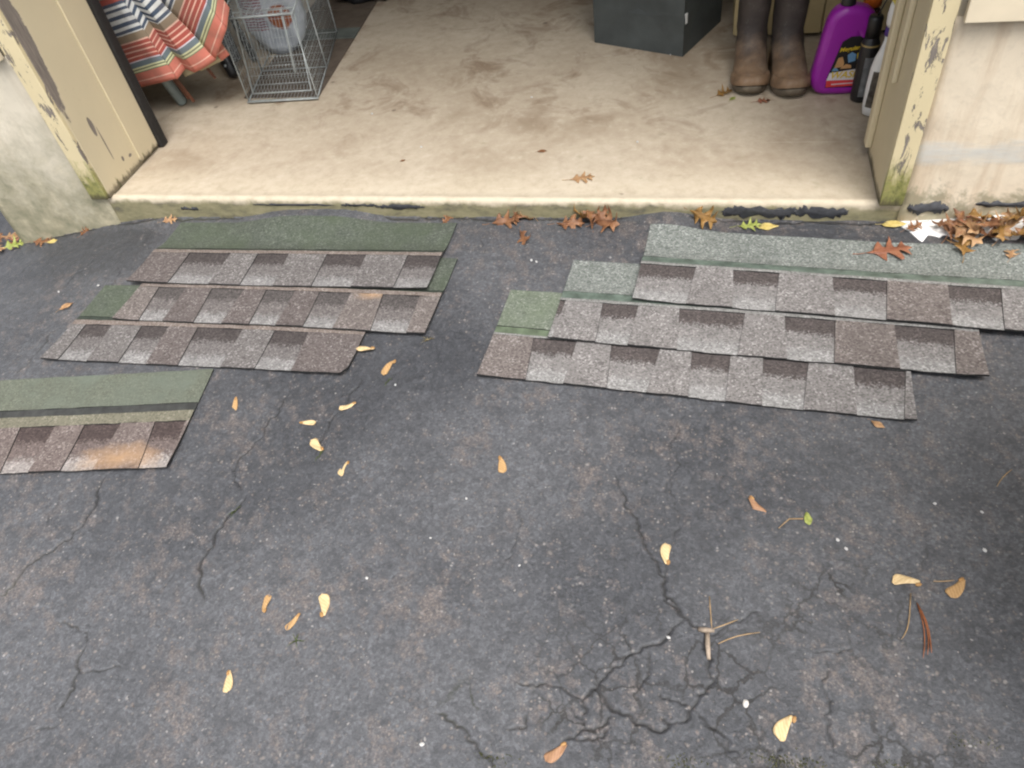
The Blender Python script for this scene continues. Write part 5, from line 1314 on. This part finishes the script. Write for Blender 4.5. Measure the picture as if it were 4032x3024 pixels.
NUT = bpy.data.meshes.new('seed_head'); bm.to_mesh(NUT); bm.free(); NUT.materials.append(M_NUT)
NUT.polygons.foreach_set('use_smooth', [True] * len(NUT.polygons))
SEEDINFO = {
 's1': ('pale', 'winged seed resting on the edge of the lowest left shingle', .34, .3), 's2': ('tan', 'orange winged seed just right of the lowest left shingle', .30, -.2),
 's3': ('pale', 'pale winged seed uppermost of the three in a chain mid left', .32, .25), 's4': ('pale', 'pale winged seed lying level, second in the mid left chain', .30, .2),
 's5': ('pale', 'pale winged seed pointing down right beside a crack tuft', .38, .3), 's6': ('pale', 'slender pale winged seed lowest of the mid left chain', .30, -.3),
 's7': ('tan', 'tan winged seed right of the rust stained shingle', .34, .1), 's8': ('tan', 'tan winged seed alone at the centre of the driveway', .36, .2),
 's9': ('pale', 'bright pale crescent seed beside the long right crack', .38, .4), 's10': ('brown', 'brown winged seed left of the green leaf scrap', .34, -.2),
 's11': ('pale', 'largest pale winged seed at the bottom right', .42, -.35), 's12': ('brown', 'pinkish brown winged seed at the bottom centre', .38, .35),
 's13': ('tan', 'orange winged seed leftmost of the trio at lower left', .30, .25), 's14': ('tan', 'slanting orange tan seed lowest of the trio at lower left', .32, .15),
 's15': ('pale', 'pale winged seed rightmost of the trio at lower left', .38, -.25), 's16': ('pale', 'pale winged seed by itself near the bottom left', .36, .3),
 's17': ('pale', 'level tan winged seed above the pine needles at right', .36, -.35), 's18': ('tan', 'crumpled tan winged seed nearest the right edge', .40, .3)}
for i, (key, loc, ln, rz) in enumerate(SAM):
    col, lab, wd, bd = SEEDINFO[key]
    me = wing_mesh(i, wd * 1.2, bd); me.materials.append(SMAT[col])
    o = bpy.data.objects.new('winged_seed', me); COL.objects.link(o)
    zz = G(loc[0], loc[1]) + 0.0008
    if key == 's1': zz += 0.006
    o.location = (loc[0], loc[1], zz); o.rotation_euler = (0.08 * math.sin(i * 3), 0.06 * math.cos(i * 2), rz); o.scale = (ln, ln, ln)
    tag(o, lab, 'seed', 'winged maple seeds scattered on the driveway')
    h = bpy.data.objects.new('seed_head', NUT); COL.objects.link(h); h.parent = o
    h.location = (0.42, bd * 0.0025 - bd * 0.1 + bd * 0.3, 0.07); h.rotation_euler = (0, 0, -bd * 0.8)

# ---- pine needles, dry stems, twig
M_NEED = simple('pale_pine_needle', (0.36, 0.24, 0.12), 0.5, 0.4, 0.3, 60); M_NEEDR = simple('rusty_pine_needle', (0.25, 0.085, 0.03), 0.5, 0.4, 0.3, 60)
NL = ['pale pine needle pointing away from the broken twig', 'pale pine needle slanting right from the broken twig', 'curved pale pine needle right of the broken twig', 'rusty pine needle in the middle of the bundle at right', 'rusty pine needle on the right side of the bundle', 'rusty pine needle on the left side of the bundle', 'long thin grey stem curving below the level seed', 'faint brown pine needle near the right edge', 'short pale stem between the two right hand seeds']
for i, pts in enumerate(GR['n']):
    P = [Vector((x, y, G(x, y) + 0.0022 + 0.001 * (j % 2))) for j, (x, y, _) in enumerate(pts)]
    # smooth the polyline
    Q = []
    for a, b_ in zip(P, P[1:]):
        Q += [a, a.lerp(b_, 0.5)]
    Q.append(P[-1])
    for _ in range(2):
        Q = [Q[0]] + [(Q[k - 1] + Q[k] * 2 + Q[k + 1]) / 4 for k in range(1, len(Q) - 1)] + [Q[-1]]
    bm = bmesh.new(); tube(bm, Q, [0.0007] + [0.0010] * (len(Q) - 2) + [0.0005], 5)
    tag(bmobj('pine_needle', bm, M_NEEDR if i in (3, 4, 5) else M_NEED, None, True), NL[i], 'pine needle', 'pine needles and dry stems on the driveway')
x0, x1 = GR['stem0'], GR['stem1']
bm = bmesh.new(); tube(bm, [(x0[0], x0[1], x0[2] + 0.002), ((x0[0] + x1[0]) / 2 - 0.003, (x0[1] + x1[1]) / 2 + 0.009, x0[2] + 0.004), (x1[0], x1[1], x1[2] + 0.002)], [0.0008, 0.0013, 0.0014], 5)
tag(bmobj('dry_stem', bm, M_NEED, None, True), 'thin curved dry stem leading to the green leaf scrap', 'stem')
M_TWIG = simple('twig_bark', (0.27, 0.215, 0.165), 0.8, 0.3, 0.35, 80)
tw = empty('broken_twig', (0.066, 0.666, G(0.066, .666)), 0, 'short broken twig with crumbled bark lying in the long crack', 'twig')
bm = bmesh.new(); tube(bm, [(-0.016, 0.002, 0.004), (-0.004, 0.001, 0.006), (0.012, 0.003, 0.005)], [0.0040, 0.0052, 0.0035], 7); bmobj('knot', bm, M_TWIG, tw, True)
bm = bmesh.new(); tube(bm, [(0.000, -0.004, 0.004), (0.001, -0.025, 0.0035), (0.004, -0.052, 0.003)], [0.0045, 0.0048, 0.0035], 7); bmobj('shoot', bm, M_TWIG, tw, True)

# ---- pebbles
M_PEB = simple('pale_pebble', (0.56, 0.53, 0.49), 0.7, 0.3, 0.2, 120); M_WHT = simple('white_fleck', (0.50, 0.49, 0.475), 0.7, 0.3, 0.1, 120)
def pebble_mesh(seed):
    rr = random.Random(seed); bm = bmesh.new(); bmesh.ops.create_icosphere(bm, subdivisions=2, radius=1.0)
    k = [rr.uniform(2, 5) for _ in range(3)]
    for v in bm.verts:
        s = 1 + 0.2 * math.sin(v.co.x * k[0] + seed) * math.sin(v.co.y * k[1]) + 0.12 * math.sin(v.co.z * k[2] * 2)
        v.co = Vector((v.co.x * s, v.co.y * s * 0.75, v.co.z * s * 0.55))
    me = bpy.data.meshes.new('pebble'); bm.to_mesh(me); bm.free(); me.polygons.foreach_set('use_smooth', [True] * len(me.polygons)); return me
PM = [pebble_mesh(k) for k in range(4)]
for m_ in PM: m_.materials.append(M_WHT)
pk = pebble_mesh(9); pk.materials.append(M_PEB)
def pebble(me, p, r, label, group=None):
    o = bpy.data.objects.new('pebble', me); COL.objects.link(o)
    o.location = (p[0], p[1], G(p[0], p[1]) + r * 0.4); o.scale = (r, r, r); o.rotation_euler = (0, 0, p[0] * 37 % 6.28)
    return tag(o, label, 'pebble', group)
pebble(pk, GR['peb'], 0.0070, 'pale tan pebble between the two lower right cracks')
for i, p in enumerate(GR['white']):
    if i == 13 or i == 14: continue
    r = (0.006, 0.004, 0.005, 0.006, 0.0035, 0.0045, 0.0035, 0.003, 0.006, 0.005, 0.005, 0.005, 0.005, 0.004, 0.004, 0.0045, 0.006, 0.0045, 0.006, 0.0055)[i]
    pebble(PM[i % 4], p, r * 0.78, 'tiny white pebble lying loose on the asphalt', 'white pebbles on the asphalt')

for p in ((-0.938, 2.28), (-0.61, 2.62), (-0.20, 2.30), (-1.20, 2.52), (-0.13, 2.93)):
    o = pebble(PM[1], p, 0.0045, 'tiny white crumb on the bare garage floor', 'white crumbs on the garage floor'); o.location.z = FZ + 0.0018

# loose grit: too small and too many to count
def build_grit():
    rs = np.random.RandomState(12)
    n = 700
    V, F = [], []
    base = np.array([(1, 0, 0), (-0.5, 0.8, 0), (-0.6, -0.7, 0), (0.1, 0.05, 0.8)], float)
    for i in range(n):
        x, y = rs.uniform(-2.3, 0.9), rs.uniform(0.22, 1.93)
        r = 0.0007 + 0.0018 * rs.rand() ** 3
        a = rs.uniform(0, 6.28); c, s = math.cos(a), math.sin(a)
        z = G(x, y)
        k = len(V)
        for p in base: V.append((x + r * (c * p[0] - s * p[1]), y + r * (s * p[0] + c * p[1]), z + r * p[2]))
        F += [(k, k + 1, k + 3), (k + 1, k + 2, k + 3), (k + 2, k, k + 3)]
    me = bpy.data.meshes.new('grit'); me.from_pydata(V, [], F); me.update()
    b = NB('grit_stone', 0.8, 0.3); nz = b.noise(60, 1)
    b.color(b.ramp(nz, [(0.35, (0.13, 0.11, 0.10)), (0.5, (0.30, 0.25, 0.22)), (0.62, (0.38, 0.36, 0.34))]))
    return tag(obj('grit', me, b.m), 'fine loose stone grit strewn over the driveway', 'grit', None, 'stuff')
build_grit()

# ---- weeds and moss in the cracks
M_GRASS = leafmat('crack_grass', (0.05, 0.075, 0.02), (0.10, 0.13, 0.04), (0.20, 0.21, 0.085))
M_STRAW = leafmat('dry_grass', (0.24, 0.19, 0.09), (0.34, 0.28, 0.14), (0.42, 0.36, 0.2))
WL = ['small green weed rosette below the lower left seed trio', 'thin grass blades growing from the left long crack', 'small grass tuft below the mid left seed chain', 'little grass sprig under the orange seed by the shingle', 'dry straw tuft at the right corner of the middle left shingle']
for i, p in enumerate(GR['weeds'][:5]):
    rr = random.Random(i + 3)
    root = empty('weed_tuft', (p[0], p[1], G(p[0], p[1])), 0, WL[i], 'weed', 'weeds in the driveway cracks')
    for k in range(9 if i in (0, 4) else 6):
        a = rr.uniform(0, 6.28) if i in (0, 4) else rr.choice([1.2, 4.3]) + rr.uniform(-0.5, 0.5)
        ln = rr.uniform(0.010, 0.022) * (1.2 if i == 4 else 1)
        bm = bmesh.new()
        c, s = math.cos(a), math.sin(a); w = 0.0011
        prof = [(0, 0.001), (0.5, 0.005), (0.85, 0.004), (1.0, 0.0025)]
        L_, R_ = [], []
        for q, z in prof:
            ww = w * (1 - 0.8 * q)
            L_.append(bm.verts.new((c * ln * q - s * ww, s * ln * q + c * ww, z))); R_.append(bm.verts.new((c * ln * q + s * ww, s * ln * q - c * ww, z)))
        for j in range(3): bm.faces.new((L_[j], R_[j], R_[j + 1], L_[j + 1]))
        bmesh.ops.solidify(bm, geom=bm.faces[:], thickness=0.0003)
        bmobj('blade', bm, M_STRAW if i == 4 else M_GRASS, root)
M_MOSS = leafmat('crack_moss', (0.045, 0.05, 0.022), (0.085, 0.088, 0.04), (0.16, 0.14, 0.08))
def build_moss():
    rs = np.random.RandomState(8); V, F = [], []
    for (x0, y0, _) in GR['moss']:
        for i in range(70):
            x, y = x0 + rs.normal(0, 0.020), y0 + rs.normal(0, 0.007)
            r = rs.uniform(0.0012, 0.0028); z = G(x, y) - 0.0005; k = len(V)
            for q in range(4):
                a = q * 2.1 + rs.rand(); V.append((x + r * math.cos(a), y + r * math.sin(a), z))
            V.append((x, y, z + r * 1.3))
            F += [(k, k + 1, k + 4), (k + 1, k + 2, k + 4), (k + 2, k, k + 4)]
    me = bpy.data.meshes.new('moss'); me.from_pydata(V, [], F); me.update()
    return tag(obj('moss', me, M_MOSS), 'moss crumbs along the cracks at the bottom edge', 'moss', None, 'stuff')
build_moss()
